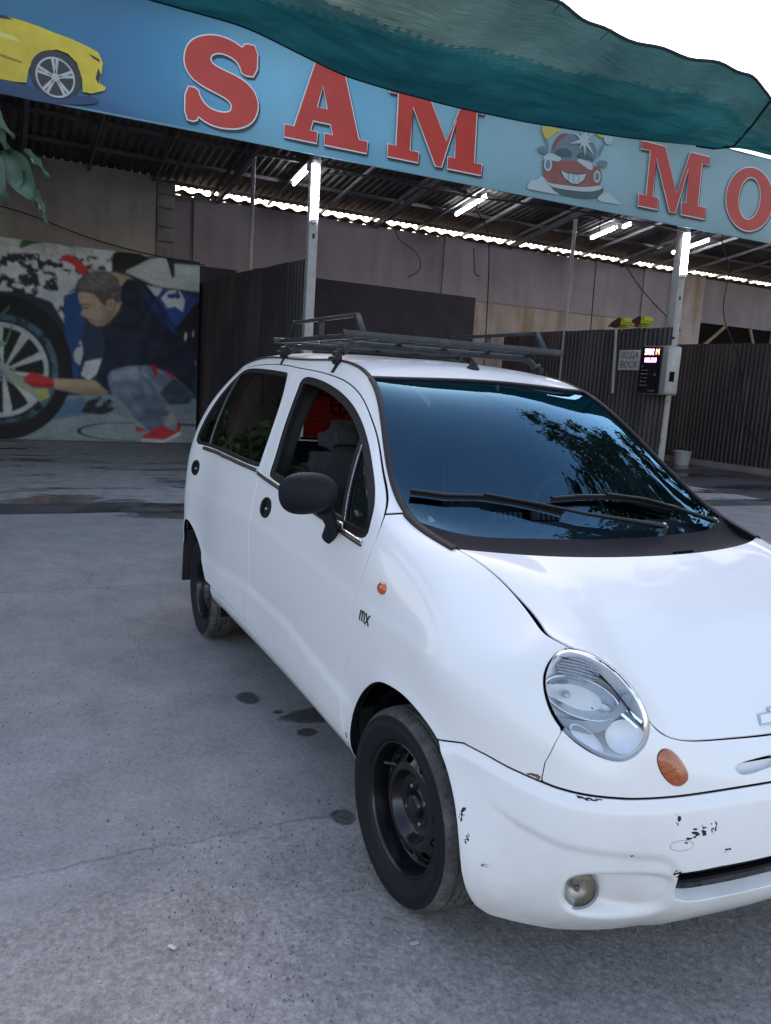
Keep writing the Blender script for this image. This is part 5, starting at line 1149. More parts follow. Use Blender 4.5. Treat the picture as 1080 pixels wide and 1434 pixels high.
# the man: shirt, arms, gloves, jeans, shoes, head
paint(ms([(430, 210), (540, 222), (640, 245), (700, 285), (600, 310), (480, 290)]), (.46, .34, .25))
paint(ms([(295, 150), (335, 138), (390, 170), (430, 205), (425, 240), (385, 235), (360, 190), (310, 172)]), (.58, .05, .05))
paint(ms([(605, 300), (640, 262), (720, 270), (790, 350), (900, 500), (1010, 640), (1030, 720), (1020, 860), (930, 800), (760, 705), (560, 720), (530, 850), (475, 770), (500, 700), (530, 620), (505, 520), (570, 440)]), (.017, .022, .050))
paint(ms([(720, 300), (850, 440), (930, 560), (860, 520), (740, 380)])*.8, (.02, .045, .17))
paint(ms([(260, 780), (470, 785), (545, 850), (520, 865), (420, 865), (265, 835)]), (.50, .37, .27)); paint(ms([(110, 780), (150, 748), (230, 770), (262, 790), (258, 832), (160, 830), (118, 800)]), (.62, .05, .05))
paint(ms([(535, 770), (560, 735), (640, 712), (770, 705), (900, 760), (1015, 850), (1000, 900), (880, 915), (790, 890), (880, 950), (860, 1020), (770, 1050), (710, 1010), (650, 930), (560, 850)]), (.17, .215, .29)); 
paint(ms([(560, 745), (700, 725), (760, 760), (640, 790), (560, 790)])*.5, (.30, .36, .43)); paint(ms([(650, 850), (780, 860), (870, 930), (760, 960)])*.45, (.09, .12, .18)); paint(ms([(900, 770), (1018, 850), (990, 905), (880, 912), (820, 850)])*.75, (.03, .035, .06))
paint(ms([(765, 705), (800, 700), (815, 745), (800, 765)]), (.40, .03, .04)); paint(ms([(850, 730), (905, 765), (890, 775), (850, 750)]), (.40, .03, .04))
paint(ms([(840, 975), (905, 960), (925, 1010), (860, 1035)]), (.36, .34, .34)); paint(ms([(720, 1090), (770, 1055), (840, 1020), (920, 1055), (930, 985), (950, 1040), (940, 1070), (850, 1105), (740, 1115)]), (.55, .05, .06)); paint(ms([(722, 1092), (850, 1100), (950, 1050), (945, 1075), (850, 1118), (730, 1112)]), (.62, .60, .60)); paint(ms([(690, 1025), (760, 1050), (700, 1060)]), (.5, .05, .06))
paint(ms([(383, 328), (450, 322), (560, 350), (612, 378), (592, 424), (548, 482), (520, 500), (480, 503), (452, 490), (436, 476), (428, 462), (404, 452), (398, 442), (408, 415), (402, 398), (388, 372)], 5), (.50, .385, .30))
paint(ms([(505, 360), (600, 380), (590, 430), (545, 488), (505, 502), (480, 490), (520, 450)], 40)*.55, (.26, .17, .125)); paint(ms([(440, 470), (500, 470), (545, 450), (530, 490), (480, 503), (450, 492)], 22)*.4, (.22, .16, .13))
paint(ms([(400, 392), (430, 388), (450, 398), (446, 402), (428, 396), (404, 400)], 5), (.12, .085, .065)); paint(ms([(408, 410), (432, 407), (442, 414), (425, 417), (410, 415)], 4), (.10, .07, .06)); paint(ms([(402, 440), (425, 446), (418, 455), (404, 452)], 8)*.6, (.28, .18, .14)); paint(ms([(430, 464), (462, 470), (458, 477), (436, 474)], 5), (.27, .13, .11)); paint(ms([(392, 340), (440, 338), (440, 380), (400, 385)], 30)*.5, (.62, .50, .41))
hair = ms([(368, 306), (384, 268), (420, 236), (470, 222), (540, 226), (585, 255), (606, 310), (602, 372), (580, 388), (562, 362), (545, 372), (534, 402), (512, 392), (492, 372), (470, 342), (420, 330), (384, 332)], 7); paint(hair, (.105, .10, .095)); paint(hair*np.clip((fbm(ny_, nz_, 41, 60, 3)-.5)/.2, 0, 1)*.6, (.24, .235, .225)); paint(hair*ms([(368, 306), (430, 240), (540, 232), (560, 290), (430, 320)], 30)*.35, (.26, .255, .25))
paint(ms([(528, 374), (552, 364), (572, 376), (566, 410), (546, 424), (532, 408)], 5), (.50, .34, .27)); paint(ms([(540, 380), (560, 378), (556, 405), (545, 410)], 6)*.6, (.26, .15, .12))
# folds of cloth, soft light from above
fold = fbm(ny_, nz_, 51, 7, 3); shirt_m = ms([(605, 300), (640, 262), (720, 270), (790, 350), (900, 500), (1010, 640), (1030, 720), (1020, 860), (930, 800), (760, 705), (560, 720), (530, 850), (475, 770), (500, 700), (530, 620), (505, 520), (570, 440)], 20)
fw = np.sin((X*.6+Yp*.8)/26+fold*16); img *= (1+shirt_m*(.35*fw))[..., None]
jean = ms([(535, 770), (560, 735), (640, 712), (770, 705), (900, 760), (1015, 850), (1000, 900), (880, 915), (790, 890), (880, 950), (860, 1020), (770, 1050), (710, 1010), (650, 930), (560, 850)], 12)
fj = np.sin((X*.35-Yp*.95)/17+fold*20); img *= (1+jean*(.20*fj+.55*(.5-np.clip((Yp-700)/330, 0, 1))))[..., None]
arm = ms([(260, 780), (470, 785), (545, 850), (520, 865), (420, 865), (265, 835)], 10); img *= (1-arm*.45*np.clip((Yp-812)/50, 0, 1))[..., None]
img *= (1-.35*ms([(110, 800), (262, 810), (258, 832), (160, 832)], 14))[..., None]; img *= (1+.30*ms([(560, 735), (700, 715), (600, 790), (545, 800)], 40))[..., None]
hose = np.abs(np.hypot((X-640)/250, (Yp-1058)/48)-1); paint(np.clip((.05-hose)/.02, 0, 1)*(X < 690), (.03, .035, .04)); paint(ms([(930, 1012), (1060, 1016), (1060, 1026), (930, 1022)]), (.03, .035, .04))
img = blur(blur(img, 0, 2), 1, 2); img *= (.84+.32*fbm(ny_, nz_, 31, 60, 3))[..., None]*(.80+.4*fbm(ny_, nz_, 33, 9, 4))[..., None]; img = np.clip(img*1.22, 0, 1)**1.1
def print_grid(name, V, cols, mat, parent, ny, nz):
    F = [(i*nz+j, (i+1)*nz+j, (i+1)*nz+j+1, i*nz+j+1) for i in range(ny-1) for j in range(nz-1)]
    me = bpy.data.meshes.new(name); me.vertices.add(len(V)); me.vertices.foreach_set('co', np.asarray(V, np.float32).ravel())
    Fa = np.array(F, np.int32); me.loops.add(Fa.size); me.loops.foreach_set('vertex_index', Fa.ravel()); me.polygons.add(len(Fa)); me.polygons.foreach_set('loop_start', np.arange(0, Fa.size, 4, dtype=np.int32)); me.update(calc_edges=True)
    a = me.color_attributes.new('print', 'FLOAT_COLOR', 'POINT'); a.data.foreach_set('color', np.concatenate([cols.reshape(-1, 3), np.ones((len(V), 1))], 1).astype(np.float32).ravel())
    me.materials.append(mat); me.polygons.foreach_set('use_smooth', np.ones(len(me.polygons), bool)); return link_mesh(name, me, parent)
M_poster = vcol_mat('poster_print', .7, .08, 2.0); M_banner = vcol_mat('banner_print', .45, .05, 1.2)
poster = thing('wall_poster', 'large poster on the left wall of a crouching man washing a car wheel', 'poster', (0, 0, 0))
print_grid('print', np.stack([-13.93+.006*np.sin(Yg*2.1)+.004*np.sin(Zg*3), Yg, Zg], 2).reshape(-1, 3), np.clip(img, 0, 1), M_poster, poster, ny_, nz_)
MB().span((-13.998, PY0, PZ0), (-13.945, PY1, PZ1)).build('backing_board', M_greysteel, poster)

# ================================================================== banner
BX = -8.70
banner = thing('shop_banner', 'long blue banner with big red serif letters above the wash bays', 'banner', (BX, 3, 4.98))
nb, mb = 700, 34; By, Bz = np.meshgrid(np.linspace(-4.2, 13.2, nb), np.linspace(4.30, 5.665, mb), indexing='ij')
sag = .012*np.sin(By*1.3)*np.sin((Bz-4.3)/1.365*pi)+.006*np.sin(By*7+Bz*2); Bx = BX+sag
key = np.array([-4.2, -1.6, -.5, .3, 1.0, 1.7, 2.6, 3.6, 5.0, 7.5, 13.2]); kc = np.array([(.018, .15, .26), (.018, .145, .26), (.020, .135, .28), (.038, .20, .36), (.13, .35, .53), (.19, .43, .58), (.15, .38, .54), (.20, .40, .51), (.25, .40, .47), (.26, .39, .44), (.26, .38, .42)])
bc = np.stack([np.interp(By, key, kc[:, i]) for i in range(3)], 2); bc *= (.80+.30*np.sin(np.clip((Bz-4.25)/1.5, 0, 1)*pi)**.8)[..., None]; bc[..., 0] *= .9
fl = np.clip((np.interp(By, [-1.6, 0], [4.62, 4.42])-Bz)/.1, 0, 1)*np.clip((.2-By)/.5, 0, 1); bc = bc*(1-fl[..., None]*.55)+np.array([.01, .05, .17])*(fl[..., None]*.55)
loc = np.array([BX, 3, 4.98])
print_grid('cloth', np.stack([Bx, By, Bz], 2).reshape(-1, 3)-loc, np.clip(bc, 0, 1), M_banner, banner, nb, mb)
b = MB()
for z in (4.30, 5.665): b.tube([(0, -7.2, z-4.98), (0, 10.2, z-4.98)], .012, n=6)
b.build('seam_edge', pbr('banner_edge', (.18, .35, .42), .6), banner)
def flat(name, poly, off, mat, parent=banner, depth=.002, hole=None):
    """flat printed shape on the banner plane; poly in (y, z)"""
    P = np.asarray(poly, float)
    bm = bmesh.new(); vs = [bm.verts.new((BX+off-loc[0], y-loc[1], z-loc[2])) for y, z in P]; ed = [bm.edges.new((vs[i], vs[(i+1) % len(vs)])) for i in range(len(vs))]
    for h in ([] if hole is None else hole):
        hv = [bm.verts.new((BX+off-loc[0], y-loc[1], z-loc[2])) for y, z in h]; ed += [bm.edges.new((hv[i], hv[(i+1) % len(hv)])) for i in range(len(hv))]
    bmesh.ops.triangle_fill(bm, use_beauty=True, use_dissolve=False, edges=ed)
    bmesh.ops.recalc_face_normals(bm, faces=bm.faces)
    if len(bm.faces) and sum(f.normal.x*f.calc_area() for f in bm.faces) < 0: bmesh.ops.reverse_faces(bm, faces=bm.faces)
    me = bpy.data.meshes.new(name); bm.to_mesh(me); bm.free(); me.materials.append(mat); return link_mesh(name, me, parent)
M_letter = pbr('print_red', (.50, .042, .028), .5, var=.12, scale=2.0); M_white = pbr('print_white', (.72, .76, .78), .5); M_shadow = pbr('print_shadow', (.03, .03, .035), .5)
LS = [(1.292,5.41),(1.292,5.064),(1.114,5.05),(1.077,5.149),(1.008,5.21),(.892,5.242),(.794,5.236),(.72,5.19),(.71,5.136),(.75,5.085),(.865,5.052),(1.065,5.01),(1.202,4.946),(1.29,4.856),(1.326,4.739),(1.306,4.61),(1.235,4.502),(1.102,4.424),(.919,4.39),(.754,4.396),(.635,4.438),(.583,4.475),(.559,4.405),(.425,4.405),(.425,4.775),(.565,4.78),(.6,4.686),(.666,4.609),(.765,4.567),(.897,4.562),(.979,4.593),(1.0,4.655),(.968,4.714),(.874,4.757),(.71,4.799),(.547,4.856),(.457,4.926),(.407,5.02),(.404,5.137),(.443,5.249),(.519,5.331),(.645,5.395),(.789,5.425),(.952,5.41),(1.052,5.376),(1.103,5.35),(1.135,5.41)]
LA = [(1.68,4.58),(1.68,4.435),(2.125,4.435),(2.125,4.57),(2.025,4.57),(2.06,4.70),(2.305,4.70),(2.345,4.57),(2.23,4.57),(2.23,4.435),(2.84,4.435),(2.84,4.58),(2.715,4.58),(2.44,5.43),(2.07,5.43),(1.81,4.58)]
LAh = [(2.175,5.15),(2.105,4.87),(2.255,4.87)]
LM1 = [(3.13,5.43),(3.13,5.265),(3.265,5.265),(3.272,4.605),(3.15,4.605),(3.15,4.45),(3.62,4.45),(3.62,4.58),(3.48,4.58),(3.49,5.15),(3.90,4.45),(3.99,4.45),(4.18,5.12),(4.20,4.60),(4.09,4.60),(4.09,4.45),(4.65,4.45),(4.65,4.595),(4.52,4.595),(4.50,5.265),(4.61,5.265),(4.61,5.43),(4.30,5.43),(4.04,4.80),(3.66,5.43)]
LM2 = [(7.56,5.44),(7.56,5.33),(7.755,5.33),(7.77,4.65),(7.615,4.65),(7.615,4.475),(8.03,4.475),(8.02,4.65),(7.90,4.65),(7.89,5.25),(8.30,4.475),(8.42,4.475),(8.60,5.22),(8.635,4.66),(8.535,4.66),(8.55,4.475),(9.09,4.475),(9.08,4.655),(8.90,4.655),(8.88,5.33),(9.035,5.33),(9.03,5.45),(8.61,5.45),(8.40,4.78),(8.05,5.44)]
LO = [(10.09+.57*cos(a), 4.94+.515*sin(a)) for a in np.linspace(0, 2*pi, 48, endpoint=False)]; LOh = [(10.08+.265*cos(a), 4.955+.35*sin(a)) for a in np.linspace(0, 2*pi, 40, endpoint=False)]
for nm, P, hs in (('S', rounded(LS, 1), None), ('A', LA, [LAh]), ('M', LM1, None), ('M', LM2, None), ('O', LO, [LOh])):
    w = .016; hg = None if hs is None else [inset(h, w) for h in hs]
    sh = [(y+.022, z-.026) for y, z in inset(P, -w*.9)]
    flat('letter_shadow', sh, .0235, M_shadow, hole=None if hs is None else [[(y+.022, z-.026) for y, z in h] for h in hg])
    flat('letter_outline', inset(P, -w), .026, M_white, hole=hg); flat('letter', P, .0285, M_letter, hole=hs)
# the yellow sports car printed at the left end
M_yel = pbr('print_yellow', (.62, .48, .015), .45, var=.22, scale=2.6); M_pblack = pbr('print_black', (.012, .013, .016), .45); M_psil = pbr('print_silver', (.42, .44, .46), .4, var=.25, scale=9); M_pgrey = pbr('print_grey', (.16, .17, .19), .5)
flat('car_shadow', rounded([(-2.9,4.33),(-1.65,4.303),(-1.19,4.27),(-.77,4.325),(-.514,4.405),(-.66,4.456),(-.745,4.42),(-1.05,4.40),(-1.43,4.44),(-2.9,4.44)], 2), .023, pbr('print_deep_blue', (.012, .04, .12), .5))
ybody = [(-2.9,5.10),(-1.9,5.09),(-1.51,5.085),(-1.376,5.082),(-1.215,5.065),(-1.052,5.035),(-.859,5.01),(-.69,4.971),(-.575,4.934),(-.552,4.897),(-.522,4.832),(-.531,4.745),(-.556,4.603),(-.486,4.577),(-.50,4.537),(-.644,4.476),(-.739,4.474),(-.745,4.615),(-.802,4.772),(-.90,4.848),(-1.011,4.865),(-1.135,4.824),(-1.244,4.717),(-1.304,4.594),(-1.327,4.451),(-1.434,4.437),(-1.9,4.43),(-2.9,4.43)]
flat('car_body', ybody, .0255, M_yel)
flat('car_glass', [(-2.9,5.10),(-1.64,5.085),(-1.534,5.094),(-1.455,5.067),(-1.56,5.055),(-1.70,5.04),(-2.9,5.04)], .0275, M_pblack); flat('car_lamp', [(-.68,4.90),(-.56,4.86),(-.551,4.83),(-.632,4.858)], .0275, M_pblack); flat('car_grille', [(-.572,4.765),(-.60,4.646),(-.567,4.595),(-.54,4.70)], .0275, M_pblack)
flat('car_crease', [(-1.64,4.92),(-1.45,4.90),(-1.38,4.86),(-1.46,4.86),(-1.64,4.87)], .0275, pbr('print_pale_yellow', (.70, .62, .16), .4)); flat('car_vent', [(-1.62,4.70),(-1.36,4.66),(-1.38,4.64),(-1.62,4.67)], .0275, pbr('print_dark_yellow', (.30, .22, .01), .5))
ell = lambda cy_, cz_, ry, rz, n=40: [(cy_+ry*cos(a), cz_+rz*sin(a)) for a in np.linspace(0, 2*pi, n, endpoint=False)]
flat('car_tyre', ell(-1.02, 4.60, .268, .250), .0245+.003, M_pblack); flat('car_rim', ell(-1.027, 4.568, .208, .212), .0295, M_psil); flat('car_rim_gap', ell(-1.027, 4.568, .188, .192), .0305, M_pblack)
for k in range(10):
    a = 2*pi*(k//2)/5+.35+(.26 if k % 2 else 0)-.13; u_ = np.array([cos(a), sin(a)*1.02]); v_ = np.array([-sin(a), cos(a)]); c_ = np.array([-1.027, 4.568])
    flat('car_spoke', [c_+u_*.03+v_*.012, c_+u_*.19+v_*.016, c_+u_*.19-v_*.016, c_+u_*.03-v_*.012], .0315, M_psil)
flat('car_hub', ell(-1.027, 4.568, .045, .045, 16), .0325, M_psil)
# small printed picture of a soapy red car with a grinning bumper
M_pred = pbr('print_dull_red', (.25, .09, .082), .5, var=.2, scale=3); M_pfoam = pbr('print_foam', (.40, .50, .53), .5); M_pblue = pbr('print_blue_grey', (.13, .20, .25), .5); M_psp = pbr('print_sponge', (.50, .45, .10), .5); M_pline = pbr('print_line', (.05, .06, .07), .5); M_pdk = pbr('print_dark_green', (.06, .10, .11), .5)
T_ = [('foam_print', [(5.457,4.42),(5.53,4.53),(5.62,4.54),(5.698,4.611),(5.80,4.58),(5.90,4.53),(6.048,4.462),(6.056,4.394),(5.812,4.391),(5.484,4.391)], M_pfoam), ('foam_print', [(6.806,4.492),(6.915,4.569),(7.02,4.57),(7.13,4.50),(7.295,4.44),(7.054,4.422),(6.792,4.419)], M_pfoam),
('tyre_print', [(5.817,4.535),(6.01,4.404),(6.26,4.398),(6.719,4.433),(6.895,4.541),(6.89,4.647),(6.746,4.589),(6.334,4.541),(6.018,4.526)], M_pdk),
('roof_print', [(5.828,5.006),(5.878,5.149),(5.998,5.255),(6.279,5.30),(6.558,5.28),(6.694,5.158),(6.692,5.001),(6.516,4.919),(6.245,4.89),(5.974,4.895),(5.84,4.906)], M_pblue), ('roof_print', [(5.84,5.0),(5.88,5.15),(6.0,5.27),(6.15,5.29),(6.05,5.22),(5.95,5.13),(5.90,5.0)], M_pred),
('bonnet_print', [(5.691,4.864),(5.727,4.667),(5.769,4.572),(5.885,4.522),(6.108,4.523),(6.562,4.56),(6.811,4.634),(6.841,4.763),(6.811,4.881),(6.726,4.919),(6.518,4.902),(6.245,4.93),(5.976,4.879)], M_pred),
('foam_print', [(5.70,4.87),(5.78,4.96),(5.92,4.95),(6.05,4.92),(6.0,4.86),(5.86,4.86),(5.76,4.82)], M_pfoam), ('foam_print', [(6.30,4.94),(6.45,5.0),(6.60,4.96),(6.66,4.86),(6.58,4.84),(6.47,4.88)], M_pfoam),
('lamp_print', ell(5.80, 4.79, .075, .095, 20), M_pfoam), ('lamp_print', ell(6.74, 4.77, .070, .090, 20), M_pfoam), ('lamp_print', ell(5.80, 4.79, .045, .065, 20), M_pblue), ('lamp_print', ell(6.74, 4.77, .042, .062, 20), M_pblue),
('mouth_print', [(6.0,4.765),(6.15,4.74),(6.354,4.748),(6.57,4.80),(6.51,4.67),(6.40,4.588),(6.26,4.575),(6.10,4.64)], M_pline), ('teeth_print', [(6.04,4.745),(6.15,4.725),(6.354,4.733),(6.53,4.775),(6.49,4.68),(6.39,4.605),(6.26,4.593),(6.12,4.65)], M_pfoam),
('bumper_print', [(5.70,4.60),(5.80,4.53),(6.10,4.54),(6.50,4.57),(6.85,4.66),(6.86,4.60),(6.60,4.515),(6.10,4.48),(5.85,4.49)], M_pfoam),
('window_print', [(5.901,4.951),(5.937,5.025),(6.064,5.074),(6.202,5.054),(6.226,4.966),(6.058,4.944)], M_pdk), ('window_print', [(6.303,4.985),(6.36,5.058),(6.496,5.071),(6.619,5.023),(6.641,4.977),(6.466,4.965)], M_pdk),
('sponge_print', [(5.607,5.30),(5.681,5.147),(5.77,5.13),(5.846,5.228),(5.992,5.305),(5.964,5.35),(5.788,5.351)], M_psp), ('sponge_print', [(6.624,5.405),(6.67,5.344),(6.811,5.335),(6.775,5.432)], M_psp), ('glove_print', [(5.679,5.353),(5.784,5.383),(5.916,5.385),(5.915,5.317),(5.751,5.294)], M_pfoam), ('glove_print', [(6.781,5.389),(6.845,5.435),(6.942,5.418),(6.987,5.332),(6.917,5.256),(6.804,5.282)], M_pfoam),
('arm_print', [(6.79,5.27),(6.83,5.27),(6.74,5.05),(6.70,5.05)], M_pblue), ('arm_print', [(5.66,5.16),(5.70,5.16),(5.80,5.02),(5.76,5.02)], M_pblue), ('mirror_print', [(5.589,4.997),(5.62,4.919),(5.771,4.928),(5.785,4.998),(5.715,5.036)], M_pblue), ('mirror_print', [(6.724,5.006),(6.726,4.919),(6.868,4.915),(6.911,4.95),(6.90,5.026)], M_pblue)]
toon = flat('soapy_car_print', T_[0][1], .023, M_pfoam)
for k, (nm, P, m_) in enumerate(T_[1:]):
    flat(nm, rounded(P, 1) if 'print' in nm and nm not in ('teeth_print',) else P, .0235+.0006*k, m_, toon)
for k in range(9):
    a = k*2*pi/9; c_ = np.array([6.42, 5.24]); u_ = np.array([cos(a), sin(a)]); v_ = np.array([-sin(a), cos(a)]); L_ = .17+.06*((k*7) % 3)
    flat('splash_print', [c_+v_*.04, c_+u_*L_, c_-v_*.04], .0235+.0006*(len(T_)+k), M_pwat if 'M_pwat' in globals() else M_pfoam, toon)
for y in (6.18, 6.28, 6.38): flat('tooth_line_print', [(y, 4.73), (y+.008, 4.73), (y+.008, 4.61), (y, 4.61)], .046, M_pline, toon)
# ================================================================== shade net
def net_mat(name, colr, transp, tl, ripple=0.0):
    m = bpy.data.materials.new(name); m.use_nodes = True; t = m.node_tree; t.nodes.clear(); N = t.nodes; L = t.links
    o = N.new('ShaderNodeOutputMaterial'); tr = N.new('ShaderNodeBsdfTransparent'); df = N.new('ShaderNodeBsdfDiffuse'); tn = N.new('ShaderNodeBsdfTranslucent')
    tr.inputs['Color'].default_value = (.80, .93, .92, 1)
    tc = N.new('ShaderNodeTexCoord'); n = N.new('ShaderNodeTexNoise'); n.inputs['Scale'].default_value = 2.4; n.inputs['Detail'].default_value = 8; L.new(tc.outputs['UV'], n.inputs['Vector'])
    mp = N.new('ShaderNodeMapping'); mp.inputs['Scale'].default_value = (7, 150, 1); L.new(tc.outputs['UV'], mp.inputs['Vector']); n2 = N.new('ShaderNodeTexNoise'); n2.inputs['Scale'].default_value = 1.0; n2.inputs['Detail'].default_value = 5; L.new(mp.outputs[0], n2.inputs['Vector'])
    ad = N.new('ShaderNodeMath'); ad.operation = 'ADD'; L.new(n.outputs['Fac'], ad.inputs[0]); L.new(n2.outputs['Fac'], ad.inputs[1])
    r = N.new('ShaderNodeMapRange'); r.inputs['From Min'].default_value = .7; r.inputs['From Max'].default_value = 1.3; r.inputs['To Min'].default_value = transp*.45; r.inputs['To Max'].default_value = transp*1.55; L.new(ad.outputs[0], r.inputs['Value'])
    rc = N.new('ShaderNodeMapRange'); rc.inputs['From Min'].default_value = .65; rc.inputs['From Max'].default_value = 1.35; rc.inputs['To Min'].default_value = .55; rc.inputs['To Max'].default_value = 1.5; L.new(ad.outputs[0], rc.inputs['Value'])
    vs = N.new('ShaderNodeVectorMath'); vs.operation = 'SCALE'; vs.inputs[0].default_value = colr; L.new(rc.outputs[0], vs.inputs['Scale'])
    for q in (df, tn): L.new(vs.outputs[0], q.inputs['Color'])
    m1 = N.new('ShaderNodeMixShader'); m1.inputs[0].default_value = tl; L.new(df.outputs[0], m1.inputs[1]); L.new(tn.outputs[0], m1.inputs[2])
    m2 = N.new('ShaderNodeMixShader'); L.new(r.outputs[0], m2.inputs[0]); L.new(m1.outputs[0], m2.inputs[1]); L.new(tr.outputs[0], m2.inputs[2]); L.new(m2.outputs[0], o.inputs['Surface']); return m
M_net = net_mat('shade_net', (.008, .056, .066), .0012, .5); M_net1 = net_mat('shade_net_single', (.010, .056, .064), .006, .5); M_hem = pbr('net_hem', (.008, .035, .042), .9)
far_k = np.array([(-4.5,-4.95),(-2,-5.05),(-.54,-5.17),(.2,-5.2),(1.27,-5.70),(1.73,-5.76),(2.54,-5.80),(3.39,-5.74),(4.54,-5.50),(5.4,-5.2),(5.58,-5.0),(6.13,-4.95),(6.75,-5.0),(8.5,-5.1)]); near_k = np.array([(-4.5,-3.2),(-1,-3.4),(1,-3.55),(2.1,-3.62),(2.6,-3.80),(2.9,-3.82),(3.4,-3.76),(4.0,-3.72),(4.45,-3.82),(4.8,-3.95),(5.3,-4.25),(6.2,-4.6),(8.5,-4.9)])
ny2, nx2 = 900, 60; ya = np.linspace(-4.5, 8.4, ny2); xf = np.interp(ya, far_k[:, 0], far_k[:, 1]); xn = np.interp(ya, near_k[:, 0], near_k[:, 1])
xf, xn = blur(xf[:, None], 0, 160)[:, 0], blur(xn[:, None], 0, 60)[:, 0]
tt = np.linspace(0, 1, nx2)[None]; Xn = xf[:, None]*(1-tt)+xn[:, None]*tt; Yn = np.repeat(ya[:, None], nx2, 1)
rr2 = fbm(ny2, nx2, 21, 5, 4)
Zn = 4.2+.0*tt-.10*np.sin(pi*tt)+.035*np.sin(Yn*2.2+tt*3)*np.sin(pi*tt)+.10*(rr2-.5)*np.sin(pi*tt)**.5+.012*np.sin(Yn*11+tt*9)*tt**2+.010*np.sin(Yn*5.3-tt*14)*np.sin(pi*tt)+.05*(fbm(ny2, nx2, 22, 16, 3)-.5)*np.sin(pi*tt)
Zn[:, :] += .02*np.sin(Yn*3.1)*tt+.075*tt**2
netG = np.stack([Xn, Yn, Zn], 2)
hemt = np.clip(.74+.05*np.sin(ya*1.9)-.30*np.clip((2.6-ya)/3, 0, 1)+.007*np.sign(np.sin(ya*62))+.004*np.sin(ya*17), .3, .95)
net = thing('shade_net', 'dark teal shade net stretched overhead in front of the banner', 'shade net')
def net_piece(name, sel, mat, off=0.0):
    F = []; nn = nx2
    for i in range(ny2-1):
        for j in range(nx2-1):
            if sel(i, j): F.append((i*nn+j, (i+1)*nn+j, (i+1)*nn+j+1, i*nn+j+1))
    Fa = np.array(F); used, inv = np.unique(Fa, return_inverse=True); inv = inv.reshape(-1, 4); Vv = netG.reshape(-1, 3)[used]+[0, 0, off]
    o = raw(name, Vv, inv, mat, net); uv = o.data.uv_layers.new(name='UVMap'); li = np.zeros(len(o.data.loops), int); o.data.loops.foreach_get('vertex_index', li)
    U = np.stack([Vv[:, 1]*.6, Vv[:, 0]*.6], 1)[li]; uv.data.foreach_set('uv', U.ravel()); return o
net_piece('net_double', lambda i, j: j/(nx2-1) < hemt[i], M_net); net_piece('net_single', lambda i, j: j/(nx2-1) >= hemt[i], M_net1)
hb = MB(); hb.tube([tuple(p) for p in netG[::6, -1]], .013, n=6); hb.build('hem_cord', M_hem, net)
hb = MB(); hb.tube([tuple(p-np.array([0, 0, .006])) for p in netG[::6, 0]], .007, n=6); hb.build('edge_cord', M_hem, net)
sm = MB(); jj = [(int(np.argmin(np.abs(ya-y))), int(t_*(nx2-1))) for y, t_ in ((5.27, .02), (5.36, .16), (5.38, .42), (5.2, .78), (5.0, 1.0))]; sm.tube([tuple(netG[i, j]-np.array([0, 0, .012])) for i, j in jj], .014, n=6); sm.build('net_seam', M_hem, net)
for i, (a, b_) in enumerate((((-3.62, 2.1, 4.2), (-1.2, 3.3, 6.5)), ((-3.8, 2.7, 4.2), (-2.5, 4.6, 6.4)), ((-3.95, 4.8, 4.2), (-3.4, 7.2, 4.9)))):
    tag(MB().tube([a, tuple((np.array(a)+np.array(b_))/2-[0, 0, .03]), b_], .004, n=5).build('guy_string', M_hem), ('thin string rising from the net corner into the sky', 'second thin string just right of the net corner', 'thin string near the right edge of the sky')[i], 'string')

# ================================================================== things on the right fence
sign = thing('bay_sign', 'small white sign with two words in dark letters on the corrugated fence', 'sign', (-9.93, 8.925, 2.125))
M_signw = pbr('sign_white', (.50, .49, .48), .6, var=.15, scale=9, dirt=(.25, .22, .2), dscale=10, damt=.5); M_ink = pbr('sign_ink', (.02, .02, .03), .6)
MB().box((0, 0, 0), (.56, .012, .37), bev=.004).build('board', M_signw, sign)
for s_, zz in (('ВОДА', .035), ('ВОСК', -.140)):
    text_mesh('lettering', s_, .165, M_ink, (-.235, -.0085, zz), (1, 0, 0), (.10, 0, 1), sign, depth=.003, spacing=1.02, sx=.98)
term = thing('payment_terminal', 'black and grey wash payment machine with glowing red and pink letters', 'payment machine', (-8.98, 8.70, 1.93))
M_case = pbr('machine_grey', (.32, .32, .33), .45, var=.12, scale=10, metal=.4); M_face = pbr('machine_black', (.010, .009, .013), .25)
b = MB(); b.box((.02, .06, 0), (.66, .30, .84), bev=.05, seg=3); b.build('housing', M_case, term)
b = MB(); b.box((-.045, -.102, 0), (.50, .03, .80), bev=.012); fc = b.build('front_panel', M_face, term)
b = MB(); b.box((-.02, -.119, .245), (.36, .006, .25), bev=.002); b.build('display', M_dark, fc)
led = lambda n, c, s: pbr(n, (.02, .02, .02), .5, emit=c, es=s)
Lw, Lr, Lp = led('led_white', (1, .86, .88), 9), led('led_red', (1, .12, .06), 7), led('led_pink', (1, .18, .85), 6)
text_mesh('led_letters', 'SAM', .135, Lw, (-.19, -.124, .265), (1, 0, 0), (0, 0, 1), fc, depth=.004, sx=.80); text_mesh('led_letters', 'M', .135, Lr, (.065, -.124, .265), (1, 0, 0), (0, 0, 1), fc, depth=.004, sx=.85); text_mesh('led_letters', 'KELIBSI', .105, Lp, (-.18, -.124, .135), (1, 0, 0), (0, 0, 1), fc, depth=.004, sx=.84)
for k in range(6):
    b = MB(); b.lathe([(0, .010), (.014, .009), (.017, .0)], c=(-.23, -.117, .06-.065*k), axis='-Y', n=12); b.build('button', M_alu, fc)
    if k > 0: MB().box((-.15+.012*(k % 2), -.1185, .06-.065*k), (.07+.03*(k % 3), .002, .012)).build('button_label', M_case, fc)
